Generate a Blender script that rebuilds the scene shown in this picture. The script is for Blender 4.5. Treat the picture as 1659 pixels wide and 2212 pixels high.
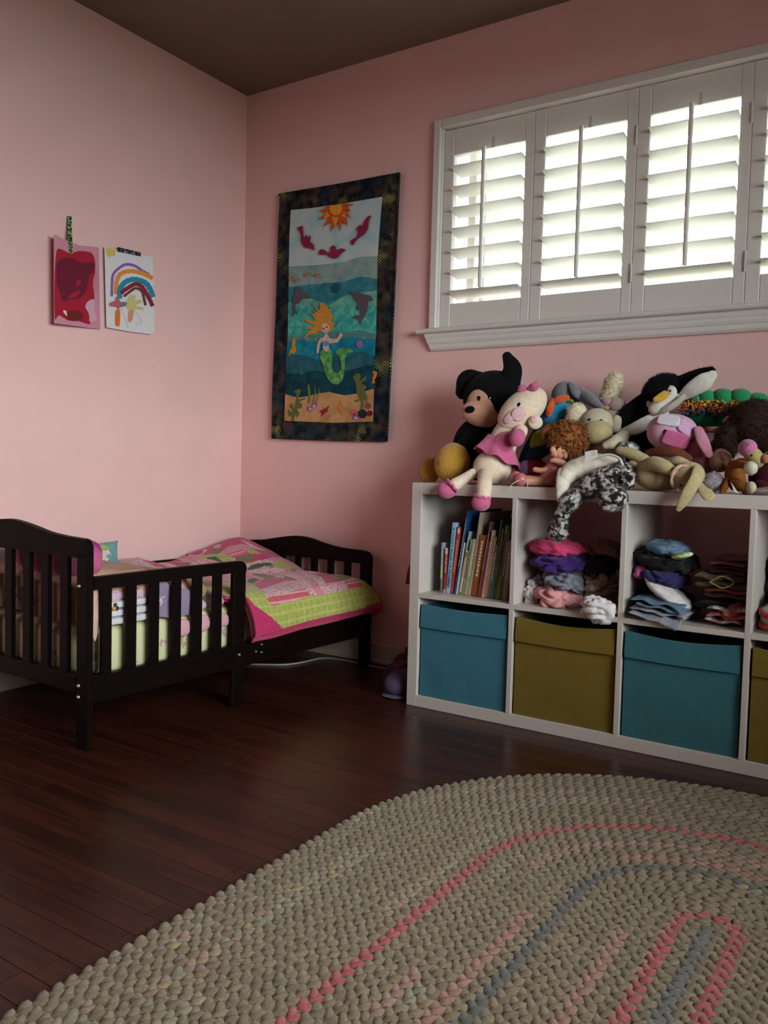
import bpy, bmesh, math, random
from mathutils import Vector, Matrix, noise

for o in list(bpy.data.objects):
    bpy.data.objects.remove(o)
scene = bpy.context.scene
COL = scene.collection
R = math.radians
random.seed(7)

# ------------------------------------------------------------------ camera
IW, IH, FPX = 1659.0, 2212.0, 1820.28
CAM = Vector((2.70768, -2.89058, 0.82029))
CR = Vector((0.83331505, 0.55219633, 0.02579221))
CU = Vector((-0.05159112, 0.03123237, 0.99817979))
CF = Vector((-0.55038566, 0.8331289, -0.05451483))
cd = bpy.data.cameras.new('camera')
cam = bpy.data.objects.new('camera', cd)
COL.objects.link(cam)
cd.sensor_fit = 'VERTICAL'
cd.sensor_height = 36.0
cd.sensor_width = 27.0
cd.lens = FPX / IH * 36.0
cd.clip_start = 0.05
cam.matrix_world = Matrix((
    (CR.x, CU.x, -CF.x, CAM.x),
    (CR.y, CU.y, -CF.y, CAM.y),
    (CR.z, CU.z, -CF.z, CAM.z),
    (0, 0, 0, 1)))
scene.camera = cam

# ------------------------------------------------------------------ daylight, exposure
RW, RD, RH = 4.05, 5.0, 2.4727          # room: x 0..RW, y 0..-RD, height
world = bpy.data.worlds.new('overcast_sky')
scene.world = world
world.use_nodes = True
bg = world.node_tree.nodes['Background']
bg.inputs[0].default_value = (0.92, 0.96, 1.0, 1)
bg.inputs[1].default_value = 5.2
world.cycles.sampling_method = 'MANUAL'
world.cycles.sample_map_resolution = 256


def portal(name, loc, rot, sx, sy):
    l = bpy.data.lights.new(name, 'AREA')
    l.shape = 'RECTANGLE'
    l.size, l.size_y = sx, sy
    l.cycles.is_portal = True
    o = bpy.data.objects.new(name, l)
    o.location = loc
    o.rotation_euler = rot
    COL.objects.link(o)


portal('window_portal', (1.77, 0.165, 1.74), (R(-90), 0, 0), 1.46, 0.76)
portal('window_portal', (RW + 0.165, -2.0, 1.41), (0, R(90), 0), 1.42, 2.0)
scene.view_settings.view_transform = 'Standard'
scene.view_settings.look = 'None'
scene.view_settings.exposure = 2.15
scene.view_settings.gamma = 1.0
scene.view_settings.use_curve_mapping = False
scene.cycles.use_denoising = True
scene.cycles.max_bounces = 10
scene.cycles.diffuse_bounces = 6
scene.cycles.transparent_max_bounces = 8
scene.cycles.sample_clamp_indirect = 6.0


# ------------------------------------------------------------------ pixels to places
def ray(u, v):
    return CR * ((u - IW / 2) / FPX) - CU * ((v - IH / 2) / FPX) + CF


def onp(u, v, p0, n):
    d = ray(u, v)
    t = (Vector(p0) - CAM).dot(n) / d.dot(n)
    return CAM + d * t


def at(u, v, y):
    return onp(u, v, (0, y, 0), Vector((0, 1, 0)))


def atx(u, v, x):
    return onp(u, v, (x, 0, 0), Vector((1, 0, 0)))


def atz(u, v, z):
    return onp(u, v, (0, 0, z), Vector((0, 0, 1)))


def mpx(p):
    return (p - CAM).dot(CF) / FPX


# ------------------------------------------------------------------ materials
def lin(h):
    h = h.lstrip('#')
    c = [int(h[i:i + 2], 16) / 255 for i in (0, 2, 4)]
    return tuple(x / 12.92 if x <= .04045 else ((x + .055) / 1.055) ** 2.4 for x in c) + (1,)


MATS = {}


def mat(name, col='#ffffff', rough=.8, kind='plain', **k):
    key = name
    if key in MATS:
        return MATS[key]
    m = bpy.data.materials.new(name)
    MATS[key] = m
    m.use_nodes = True
    nt = m.node_tree
    b = nt.nodes['Principled BSDF']
    c = lin(col) if isinstance(col, str) else tuple(col) + (1,)
    b.inputs['Base Color'].default_value = c
    b.inputs['Roughness'].default_value = rough
    b.inputs['Specular IOR Level'].default_value = k.get('spec', .3)
    if 'metal' in k:
        b.inputs['Metallic'].default_value = k['metal']
    if k.get('coat'):
        b.inputs['Coat Weight'].default_value = k['coat']
        b.inputs['Coat Roughness'].default_value = k.get('coat_rough', .1)
    if k.get('sheen'):
        b.inputs['Sheen Weight'].default_value = k['sheen']
        b.inputs['Sheen Roughness'].default_value = .5
    tc = nt.nodes.new('ShaderNodeTexCoord')

    def N(t, **kw):
        n = nt.nodes.new(t)
        for a, v in kw.items():
            if a in n.inputs:
                n.inputs[a].default_value = v
            else:
                setattr(n, a, v)
        return n
    src = None
    if kind == 'attr':
        a = N('ShaderNodeAttribute', attribute_name='Col')
        src = a.outputs['Color']
    if kind in ('plain', 'attr', 'fabric') and k.get('var', .12 if kind != 'plain' else 0) > 0:
        n = N('ShaderNodeTexNoise', Scale=k.get('vscale', 40.0), Detail=3.0)
        nt.links.new(tc.outputs['Object'], n.inputs['Vector'])
        mr = N('ShaderNodeMapRange')
        v = k.get('var', .12)
        mr.inputs['From Min'].default_value = .3
        mr.inputs['From Max'].default_value = .7
        mr.inputs['To Min'].default_value = 1 - v
        mr.inputs['To Max'].default_value = 1 + v
        nt.links.new(n.outputs['Fac'], mr.inputs['Value'])
        vm = N('ShaderNodeVectorMath', operation='SCALE')
        if src is None:
            vm.inputs[0].default_value = c[:3]
        else:
            nt.links.new(src, vm.inputs[0])
        nt.links.new(mr.outputs[0], vm.inputs['Scale'])
        src = vm.outputs[0]
    if kind == 'spots':        # two or three colours in blotches
        n = N('ShaderNodeTexNoise', Scale=k.get('scale', 40.0), Detail=2.0, Distortion=.6)
        nt.links.new(tc.outputs['Object'], n.inputs['Vector'])
        cr = N('ShaderNodeValToRGB')
        cr.color_ramp.interpolation = k.get('interp', 'LINEAR')
        st = k['stops']
        while len(cr.color_ramp.elements) < len(st):
            cr.color_ramp.elements.new(.5)
        for e, (ps, cc) in zip(cr.color_ramp.elements, st):
            e.position = ps
            e.color = lin(cc)
        nt.links.new(n.outputs['Fac'], cr.inputs['Fac'])
        src = cr.outputs['Color']
    if kind == 'prints':       # ground cloth with scattered little printed motifs
        vo = N('ShaderNodeTexVoronoi', Scale=k.get('scale', 18.0))
        ns = N('ShaderNodeTexNoise', Scale=k.get('scale', 18.0) * 4, Detail=1.0)
        ad = N('ShaderNodeVectorMath', operation='MULTIPLY_ADD')
        nt.links.new(tc.outputs['Object'], ns.inputs['Vector'])
        nt.links.new(ns.outputs['Color'], ad.inputs[0])
        ad.inputs[1].default_value = (k.get('warp', .02),) * 3
        nt.links.new(tc.outputs['Object'], ad.inputs[2])
        nt.links.new(ad.outputs[0], vo.inputs['Vector'])
        lt = N('ShaderNodeMath', operation='LESS_THAN')
        lt.inputs[1].default_value = k.get('size', .25)
        nt.links.new(vo.outputs['Distance'], lt.inputs[0])
        cr = N('ShaderNodeValToRGB')
        cr.color_ramp.interpolation = 'CONSTANT'
        st = k['stops']
        while len(cr.color_ramp.elements) < len(st):
            cr.color_ramp.elements.new(.5)
        for i, (e, cc) in enumerate(zip(cr.color_ramp.elements, st)):
            e.position = i / len(st)
            e.color = lin(cc)
        sp = N('ShaderNodeSeparateColor')
        nt.links.new(vo.outputs['Color'], sp.inputs[0])
        nt.links.new(sp.outputs[0], cr.inputs['Fac'])
        mx = N('ShaderNodeMix', data_type='RGBA')
        nt.links.new(lt.outputs[0], mx.inputs[0])
        mx.inputs[6].default_value = c
        nt.links.new(cr.outputs['Color'], mx.inputs[7])
        src = mx.outputs[2]
    if kind == 'wood':
        mp = N('ShaderNodeMapping')
        mp.inputs['Scale'].default_value = k.get('stretch', (1.2, 22, 22))
        oi = N('ShaderNodeObjectInfo')
        cb = N('ShaderNodeVectorMath', operation='MULTIPLY_ADD')
        nt.links.new(tc.outputs['Object'], cb.inputs[0])
        cb.inputs[1].default_value = (1, 1, 1)
        cx = N('ShaderNodeCombineXYZ')
        mm = N('ShaderNodeMath', operation='MULTIPLY')
        mm.inputs[1].default_value = 37.0
        nt.links.new(oi.outputs['Random'], mm.inputs[0])
        nt.links.new(mm.outputs[0], cx.inputs[0])
        nt.links.new(mm.outputs[0], cx.inputs[1])
        nt.links.new(cx.outputs[0], cb.inputs[2])
        nt.links.new(cb.outputs[0], mp.inputs['Vector'])
        n = N('ShaderNodeTexNoise', Scale=1.6, Detail=6.0, Roughness=.62, Distortion=1.4)
        nt.links.new(mp.outputs[0], n.inputs['Vector'])
        cr = N('ShaderNodeValToRGB')
        st = k['stops']
        while len(cr.color_ramp.elements) < len(st):
            cr.color_ramp.elements.new(.5)
        for e, (ps, cc) in zip(cr.color_ramp.elements, st):
            e.position = ps
            e.color = lin(cc)
        nt.links.new(n.outputs['Fac'], cr.inputs['Fac'])
        mr = N('ShaderNodeMapRange')
        mr.inputs['To Min'].default_value = k.get('rmin', .75)
        mr.inputs['To Max'].default_value = k.get('rmax', 1.25)
        nt.links.new(oi.outputs['Random'], mr.inputs['Value'])
        vm = N('ShaderNodeVectorMath', operation='SCALE')
        nt.links.new(cr.outputs['Color'], vm.inputs[0])
        nt.links.new(mr.outputs[0], vm.inputs['Scale'])
        src = vm.outputs[0]
        bp = N('ShaderNodeBump', Strength=k.get('bump', .05), Distance=.002)
        nt.links.new(n.outputs['Fac'], bp.inputs['Height'])
        nt.links.new(bp.outputs[0], b.inputs['Normal'])
    if src is not None:
        nt.links.new(src, b.inputs['Base Color'])
    if k.get('bump') and kind != 'wood':
        n = N('ShaderNodeTexNoise', Scale=k.get('bscale', 300.0), Detail=3.0)
        nt.links.new(tc.outputs['Object'], n.inputs['Vector'])
        bp = N('ShaderNodeBump', Strength=k['bump'], Distance=k.get('bdist', .002))
        nt.links.new(n.outputs['Fac'], bp.inputs['Height'])
        nt.links.new(bp.outputs[0], b.inputs['Normal'])
    return m


def plush(col, name=None):
    return mat(name or 'plush_' + col.lstrip('#'), col, .95, 'fabric', var=.10, vscale=90.0, bump=.5, bscale=420.0, sheen=.3 if sum(lin(col)[:3]) > .35 else .03, spec=.1)


def cloth(col, name=None, var=.10):
    return mat(name or 'cloth_' + col.lstrip('#'), col, .9, 'fabric', var=var, vscale=60.0, bump=.35, bscale=650.0, bdist=.001, spec=.15, sheen=.1)


def paint(col, rough=.7):
    return mat('paint_' + col.lstrip('#'), col, rough, 'plain', spec=.25)


ATTR_CLOTH = lambda: mat('attr_cloth', '#ffffff', .92, 'attr', var=.10, vscale=70.0, bump=.5, bscale=500.0, sheen=.15, spec=.1)


# ------------------------------------------------------------------ mesh helpers
WL = {}


class MB:
    def __init__(s):
        s.v, s.f, s.c = [], [], []

    def add(s, vf, col=None):
        vs, fs = vf
        k = len(s.v)
        s.v.extend(vs)
        s.f.extend([tuple(i + k for i in f) for f in fs])
        if col is not None:
            cc = lin(col) if isinstance(col, str) else col
            s.c.extend([cc] * len(fs))
        return s

    def build(s, name, m, parent=None, smooth=True, sharp=40):
        if parent is not None:
            org = WL[parent]
        else:
            xs = [p[0] for p in s.v]
            ys = [p[1] for p in s.v]
            org = Vector(((min(xs) + max(xs)) / 2, (min(ys) + max(ys)) / 2, min(p[2] for p in s.v)))
        me = bpy.data.meshes.new(name)
        me.from_pydata([(p[0] - org.x, p[1] - org.y, p[2] - org.z) for p in s.v], [], s.f)
        if s.c:
            a = me.color_attributes.new('Col', 'FLOAT_COLOR', 'CORNER')
            flat = []
            for f, cc in zip(s.f, s.c):
                flat.extend(list(cc) * len(f))
            a.data.foreach_set('color', flat)
        if 4 < len(s.f) < 20000:
            bm = bmesh.new()
            bm.from_mesh(me)
            bmesh.ops.recalc_face_normals(bm, faces=bm.faces)
            bm.to_mesh(me)
            bm.free()
        if smooth:
            me.shade_smooth()
            if sharp:
                me.set_sharp_from_angle(angle=R(sharp))
        o = bpy.data.objects.new(name, me)
        me.materials.append(m)
        COL.objects.link(o)
        if parent is not None:
            o.parent = parent
        else:
            o.location = org
        WL[o] = org
        return o


def thing(name, label, cat, loc, group=None):
    o = bpy.data.objects.new(name, None)
    o.empty_display_size = .05
    COL.objects.link(o)
    o.location = loc
    WL[o] = Vector(loc)
    o['label'] = label
    o['category'] = cat
    if group:
        o['group'] = group
    return o


def tag(o, label, cat, group=None):
    o['label'] = label
    o['category'] = cat
    if group:
        o['group'] = group
    return o


def structure(o):
    o['kind'] = 'structure'
    return o


def cbox(c, s, b=.002, M=None):
    """chamfered box; M maps local to world"""
    x, y, z = s[0] / 2, s[1] / 2, s[2] / 2
    b = min(b, x * .9, y * .9, z * .9)
    vs, idx = [], {}
    for sx in (-1, 1):
        for sy in (-1, 1):
            for sz in (-1, 1):
                for ax in range(3):
                    p = [sx * (x - b), sy * (y - b), sz * (z - b)]
                    p[ax] = (sx * x, sy * y, sz * z)[ax]
                    idx[sx, sy, sz, ax] = len(vs)
                    vs.append(p)
    fs = []
    S = (-1, 1)
    for ax in range(3):
        o1, o2 = [(1, 2), (2, 0), (0, 1)][ax]
        for sg in S:
            q = []
            for a, bb in ((-1, -1), (1, -1), (1, 1), (-1, 1)):
                k = [0, 0, 0]
                k[ax], k[o1], k[o2] = sg, a, bb
                q.append(idx[k[0], k[1], k[2], ax])
            fs.append(tuple(q if sg > 0 else q[::-1]))
    for ax in range(3):        # edges running along ax
        o1, o2 = [(1, 2), (2, 0), (0, 1)][ax]
        for a in S:
            for bb in S:
                k0, k1 = [0] * 3, [0] * 3
                k0[ax], k0[o1], k0[o2] = -1, a, bb
                k1[ax], k1[o1], k1[o2] = 1, a, bb
                q = [idx[(*k0, o1)], idx[(*k1, o1)], idx[(*k1, o2)], idx[(*k0, o2)]]
                fs.append(tuple(q[::-1] if a * bb > 0 else q))
    for sx in S:
        for sy in S:
            for sz in S:
                q = [idx[sx, sy, sz, 0], idx[sx, sy, sz, 1], idx[sx, sy, sz, 2]]
                fs.append(tuple(q if sx * sy * sz > 0 else q[::-1]))
    c = Vector(c)
    if M is None:
        return [tuple(Vector(p) + c) for p in vs], fs
    return [tuple(M @ (Vector(p) + c)) for p in vs], fs


def bx(x0, x1, y0, y1, z0, z1, b=.002, M=None):
    return cbox(((x0 + x1) / 2, (y0 + y1) / 2, (z0 + z1) / 2), (x1 - x0, y1 - y0, z1 - z0), b, M)


def ell(c, ax, nu=24, nv=14, sup=1.0, fn=None):
    c = Vector(c)
    A, B, D = ax

    def sp(t):
        return math.copysign(abs(t) ** sup, t)
    vs = []
    for i in range(1, nv):
        ph = math.pi * i / nv
        for j in range(nu):
            th = 2 * math.pi * j / nu
            a, b2, d = sp(math.sin(ph)) * sp(math.cos(th)), sp(math.cos(ph)), sp(math.sin(ph)) * sp(math.sin(th))
            p = c + A * a + B * b2 + D * d
            if fn:
                p = fn(p, (p - c).normalized() if (p - c).length else Vector((0, 0, 1)))
            vs.append(p)
    t, bt = c + B, c - B
    if fn:
        t, bt = fn(t, B.normalized()), fn(bt, -B.normalized())
    vs += [t, bt]
    n = (nv - 1) * nu
    fs = []
    for i in range(nv - 2):
        for j in range(nu):
            k = (j + 1) % nu
            fs.append((i * nu + j, i * nu + k, (i + 1) * nu + k, (i + 1) * nu + j))
    for j in range(nu):
        k = (j + 1) % nu
        fs.append((n, k, j))
        fs.append((n + 1, (nv - 2) * nu + j, (nv - 2) * nu + k))
    if A.cross(B).dot(D) < 0:
        fs = [f[::-1] for f in fs]
    fs = [f[::-1] for f in fs]
    return [tuple(p) for p in vs], fs


def catmull(pts, n):
    P = [Vector(p) for p in pts]
    P = [P[0] * 2 - P[1]] + P + [P[-1] * 2 - P[-2]]
    out = []
    for i in range(1, len(P) - 2):
        a, b, c, d = P[i - 1:i + 3]
        for k in range(n):
            t = k / n
            out.append(.5 * ((2 * b) + (c - a) * t + (2 * a - 5 * b + 4 * c - d) * t * t + (3 * b - a - 3 * c + d) * t ** 3))
    out.append(P[-2])
    return out


def tube(pts, rad, seg=14, n=6, flat=1.0, fdir=None, fn=None, dome=True):
    """smooth tube; pts 3D, rad per point; flat squeezes it along fdir; rounded ends"""
    P4 = catmull([(p[0], p[1], p[2]) for p in pts], n)
    rr = catmull([(r, 0, 0) for r in rad], n)
    rr = [max(r.x, .0004) for r in rr]
    rings = []
    if dome:
        d0 = (P4[0] - P4[1]).normalized()
        d1 = (P4[-1] - P4[-2]).normalized()
        head = [(P4[0] + d0 * rr[0] * math.sin(a), rr[0] * math.cos(a)) for a in (R(80), R(55), R(28))]
        tail = [(P4[-1] + d1 * rr[-1] * math.sin(a), rr[-1] * math.cos(a)) for a in (R(28), R(55), R(80))]
    else:
        head, tail = [], []
    seq = head + list(zip(P4, rr)) + tail
    ref = Vector(fdir) if fdir is not None else Vector((.55, -.83, .1))
    vs = []
    L = len(seq)
    for i, (p, r) in enumerate(seq):
        t = (seq[min(i + 1, L - 1)][0] - seq[max(i - 1, 0)][0])
        t = t.normalized() if t.length else Vector((0, 0, 1))
        a = ref - t * ref.dot(t)
        if a.length < 1e-4:
            a = Vector((0, 0, 1)) - t * t.z
        a.normalize()
        b = t.cross(a)
        for j in range(seg):
            th = 2 * math.pi * j / seg
            q = p + a * (r * flat * math.cos(th)) + b * (r * math.sin(th))
            if fn:
                q = fn(q, (q - p).normalized())
            vs.append(tuple(q))
    fs = []
    for i in range(L - 1):
        for j in range(seg):
            k = (j + 1) % seg
            fs.append((i * seg + j, i * seg + k, (i + 1) * seg + k, (i + 1) * seg + j))
    fs.append(tuple(range(seg))[::-1])
    fs.append(tuple(range((L - 1) * seg, L * seg)))
    return vs, fs


def prism(pts, off):
    """closed planar outline extruded by vector off"""
    off = Vector(off)
    P = [Vector(p) for p in pts]
    n = Vector((0, 0, 0))
    for i in range(len(P)):
        n += P[i].cross(P[(i + 1) % len(P)])
    if n.dot(off) < 0:
        P = P[::-1]
    m = len(P)
    vs = [tuple(p) for p in P] + [tuple(p + off) for p in P]
    fs = [tuple(range(m))[::-1], tuple(range(m, 2 * m))]
    for i in range(m):
        j = (i + 1) % m
        fs.append((i, j, j + m, i + m))
    return vs, fs


def grid(nx, ny, fn):
    vs = [tuple(fn(i / nx, j / ny)) for j in range(ny + 1) for i in range(nx + 1)]
    w = nx + 1
    fs = [(j * w + i, j * w + i + 1, (j + 1) * w + i + 1, (j + 1) * w + i) for j in range(ny) for i in range(nx)]
    return vs, fs


def fur(part, n, length, width, m, parent, seed=1, name='fur', lean=.5, down=.25):
    """short fibres standing on the surface of a part (one mesh of blades)"""
    rnd = random.Random(seed)
    me = part.data
    me.calc_loop_triangles()
    tris = [t.vertices[:] for t in me.loop_triangles]
    V = [v.co.copy() for v in me.vertices]
    Nn = [v.normal.copy() for v in me.vertices]
    ar, s = [], 0
    for t in tris:
        s += ((V[t[1]] - V[t[0]]).cross(V[t[2]] - V[t[0]])).length
        ar.append(s)
    import bisect
    mb = MB()
    org = WL[part]
    if part.parent is not None and part.parent.parent is None:
        parent = part
    for _ in range(n):
        k = min(bisect.bisect(ar, rnd.random() * s), len(tris) - 1)
        t = tris[k]
        a, b = rnd.random(), rnd.random()
        if a + b > 1:
            a, b = 1 - a, 1 - b
        p = V[t[0]] * (1 - a - b) + V[t[1]] * a + V[t[2]] * b + org
        nn = (Nn[t[0]] * (1 - a - b) + Nn[t[1]] * a + Nn[t[2]] * b)
        d = nn + Vector((rnd.gauss(0, lean), rnd.gauss(0, lean), rnd.gauss(0, lean) - down))
        d = d.normalized() * length * rnd.uniform(.6, 1.3)
        w = d.cross(Vector((rnd.gauss(0, 1), rnd.gauss(0, 1), rnd.gauss(0, 1))))
        w = w.normalized() * width * .5 if w.length > 1e-6 else Vector((width, 0, 0))
        k = len(mb.v)
        p = p - nn * width
        mb.v += [tuple(p - w), tuple(p + w), tuple(p + d)]
        mb.f.append((k, k + 1, k + 2))
    o = mb.build(name, m, parent, smooth=False)
    o['kind'] = 'stuff'
    return o

# ================================================================== THE ROOM
wall_m = mat('pink_wall', '#e8bbb8', .75, 'plain', var=.025, vscale=5.0, bump=.12, bscale=220.0, spec=.2)
ceil_m = mat('taupe_ceiling', '#7b6c5c', .9, 'plain', var=.03, vscale=4.0, bump=.25, bscale=160.0)
white_m = mat('white_trim_paint', '#d9d4ce', .45, 'plain', var=.02, spec=.35)
base_m = mat('cream_baseboard', '#cfc3b0', .5, 'plain', var=.03)
T = .16
WX0, WX1, WZ0, WZ1 = 1.028, 2.518, 1.352, 2.128       # window opening

mb = MB()
mb.add(bx(-T, WX0, 0, T, -.1, RH + .1, .0005)).add(bx(WX1, RW + T, 0, T, -.1, RH + .1, .0005))
mb.add(bx(WX0, WX1, 0, T, -.1, WZ0, .0005)).add(bx(WX0, WX1, 0, T, WZ1, RH + .1, .0005))
structure(mb.build('wall_far', wall_m, smooth=False))
structure(MB().add(bx(-T, 0, -RD - T, 0, -.1, RH + .1, .0005)).build('wall_left', wall_m, smooth=False))
structure(MB().add(bx(0, RW, -RD - T, -RD, -.1, RH + .1, .0005)).build('wall_near', wall_m, smooth=False))
mb = MB()
W2Y0, W2Y1, W2Z0, W2Z1 = -3.0, -1.0, 0.7, 2.12
mb.add(bx(RW, RW + T, -RD - T, W2Y0, -.1, RH + .1, .0005)).add(bx(RW, RW + T, W2Y1, 0, -.1, RH + .1, .0005))
mb.add(bx(RW, RW + T, W2Y0, W2Y1, -.1, W2Z0, .0005)).add(bx(RW, RW + T, W2Y0, W2Y1, W2Z1, RH + .1, .0005))
structure(mb.build('wall_right', wall_m, smooth=False))
structure(MB().add(bx(-T, RW + T, -RD - T, T, RH, RH + .12, .0005)).build('ceiling', ceil_m, smooth=False))

# floor: oak strips running along the window wall
floor_dark = mat('floor_gap', '#1a0d08', .8)
fl = structure(MB().add(bx(0, RW, -RD, 0, -.1, -.0035, .0005)).build('floor', floor_dark, smooth=False))
oak = mat('stained_oak', '#4a2214', .30, 'wood', spec=.30, bump=.06, rmin=.8, rmax=1.15, stretch=(1.3, 16, 16),
          stops=[(.28, '#20100a'), (.45, '#33170e'), (.6, '#421d12'), (.78, '#28130c')])
PW = .057
plen = [.42, .6, .78, .95, 1.15]
pm = {}
for L in plen:
    m_ = MB().add(cbox((0, 0, -.003), (L - .0012, PW - .0011, .006), .0005))
    me = bpy.data.meshes.new('plank')
    me.from_pydata(m_.v, [], m_.f)
    me.materials.append(oak)
    pm[L] = me
rows = int(RD / PW)
count = 0
rnd = random.Random(3)
rest = []
for r in range(rows):
    y = -PW / 2 - r * PW
    x = -rnd.choice(plen) * rnd.random()
    while x < RW:
        L = rnd.choice(plen)
        x0, x1 = max(x, 0), min(x + L, RW)
        cut = x0 > x or x1 < x + L
        # planks in view and on the open floor are separate pieces
        seen = y > -2.45 and x0 < 2.2 and (x1 > .0) and x0 < 1.75 + max(0, -(y + .6)) * .2
        if x1 - x0 > .02:
            if seen and count < 300:
                if cut:
                    m_ = MB().add(cbox((0, 0, -.003), (x1 - x0 - .0012, PW - .0011, .006), .0005))
                    me = bpy.data.meshes.new('plank')
                    me.from_pydata(m_.v, [], m_.f)
                    me.materials.append(oak)
                else:
                    me = pm[L]
                o = bpy.data.objects.new('plank', me)
                COL.objects.link(o)
                o.parent = fl
                o.location = Vector(((x0 + x1) / 2, y, 0)) - WL[fl]
                count += 1
            else:
                rest.append((x0, x1, y))
        x += L
m_ = MB()
for x0, x1, y in rest:
    m_.add(cbox(((x0 + x1) / 2, y, -.003), (x1 - x0 - .0012, PW - .0011, .006), .0005))
o = m_.build('planks', oak, fl, smooth=False)
o['kind'] = 'stuff'

for nm, b1 in (('baseboard_far', [bx(.012, RW - .012, -.012, 0, 0, .083, .003), bx(.012, RW - .012, -.017, 0, 0, .02, .004)]),
               ('baseboard_left', [bx(0, .012, -RD, 0, 0, .083, .003), bx(0, .017, -RD, 0, 0, .02, .004)]),
               ('baseboard_right', [bx(RW - .012, RW, -RD, 0, 0, .083, .003)])):
    m_ = MB()
    for q in b1:
        m_.add(q)
    structure(m_.build(nm, base_m, smooth=False))

# ---- window 1: casing, stool, apron, sash, glass
glass_m = bpy.data.materials.new('window_glass')
glass_m.use_nodes = True
nt = glass_m.node_tree
nt.nodes.clear()
om = nt.nodes.new('ShaderNodeOutputMaterial')
mx = nt.nodes.new('ShaderNodeMixShader')
tr = nt.nodes.new('ShaderNodeBsdfTransparent')
tr.inputs[0].default_value = (.93, .97, .95, 1)
gl = nt.nodes.new('ShaderNodeBsdfGlossy')
gl.inputs['Roughness'].default_value = .02
fr = nt.nodes.new('ShaderNodeFresnel')
fr.inputs[0].default_value = 1.45
nt.links.new(fr.outputs[0], mx.inputs[0])
nt.links.new(tr.outputs[0], mx.inputs[1])
nt.links.new(gl.outputs[0], mx.inputs[2])
nt.links.new(mx.outputs[0], om.inputs[0])

w1 = bpy.data.objects.new('window_1', None)
COL.objects.link(w1)
w1.location = (1.77, 0, WZ0)
WL[w1] = Vector((1.77, 0, WZ0))
w1['kind'] = 'structure'
w1['label'] = 'white shuttered window above the cube shelf'
c0, c1, cz = .998, 2.548, 2.16
for nm, q in (('casing_left', bx(c0, 1.03, -.024, .03, 1.36, cz, .004)), ('casing_right', bx(2.516, c1, -.024, .03, 1.36, cz, .004)),
              ('casing_top', bx(1.03, 2.516, -.024, .03, 2.122, cz, .004))):
    MB().add(q).build(nm, white_m, w1, smooth=False)
MB().add(bx(1.016, 1.036, -.012, .02, 1.36, 2.13, .002)).build('jamb_strip', white_m, w1, smooth=False)
# stool with a rounded nose
prof = [(.03, 1.340), (-.043, 1.340), (-.050, 1.343), (-.053, 1.349), (-.052, 1.354), (-.046, 1.359), (-.03, 1.361), (.03, 1.361)]
MB().add(prism([(.958, y, z) for y, z in prof], (1.63, 0, 0))).build('stool', white_m, w1, smooth=False)
prof = [(0, 1.341), (-.034, 1.341), (-.033, 1.330), (-.030, 1.322), (-.028, 1.3215), (-.027, 1.310), (-.023, 1.3005), (-.020, 1.300), (-.018, 1.284), (-.012, 1.276), (0, 1.276)]
ap = []
m_ = MB()
vs, fs = prism([(.985, y, z) for y, z in prof], (1.576, 0, 0))
vs = [(x + (.35 * (1.341 - z) if x < 1.5 else -.35 * (1.341 - z)), y, z) for x, y, z in vs]
m_.add((vs, fs)).build('apron', white_m, w1, smooth=False)
for nm, q in (('sash_stile', bx(1.10, 1.135, .085, .125, 1.37, 2.11, .003)), ('sash_stile', bx(1.148, 1.172, .10, .13, 1.37, 2.11, .003)),
              ('sash_stile', bx(2.41, 2.446, .085, .125, 1.37, 2.11, .003)),
              ('sash_stile', bx(1.752, 1.79, .085, .13, 1.37, 2.11, .003)),
              ('sash_rail', bx(1.06, 2.486, .085, .125, 1.353, 1.378, .003)), ('sash_rail', bx(1.06, 2.486, .085, .125, 2.1, 2.127, .003)),
              ('jamb', bx(WX0, 1.062, .03, T, 1.353, 2.127, .002)), ('jamb', bx(2.484, WX1, .03, T, 1.353, 2.127, .002))):
    MB().add(q).build(nm, white_m, w1, smooth=False)
for a, b_ in ((1.06, 1.771), (1.771, 2.486)):
    MB().add(bx(a, b_, .109, .111, 1.376, 2.102, .0003)).build('glass_pane', glass_m, w1, smooth=False)

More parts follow.
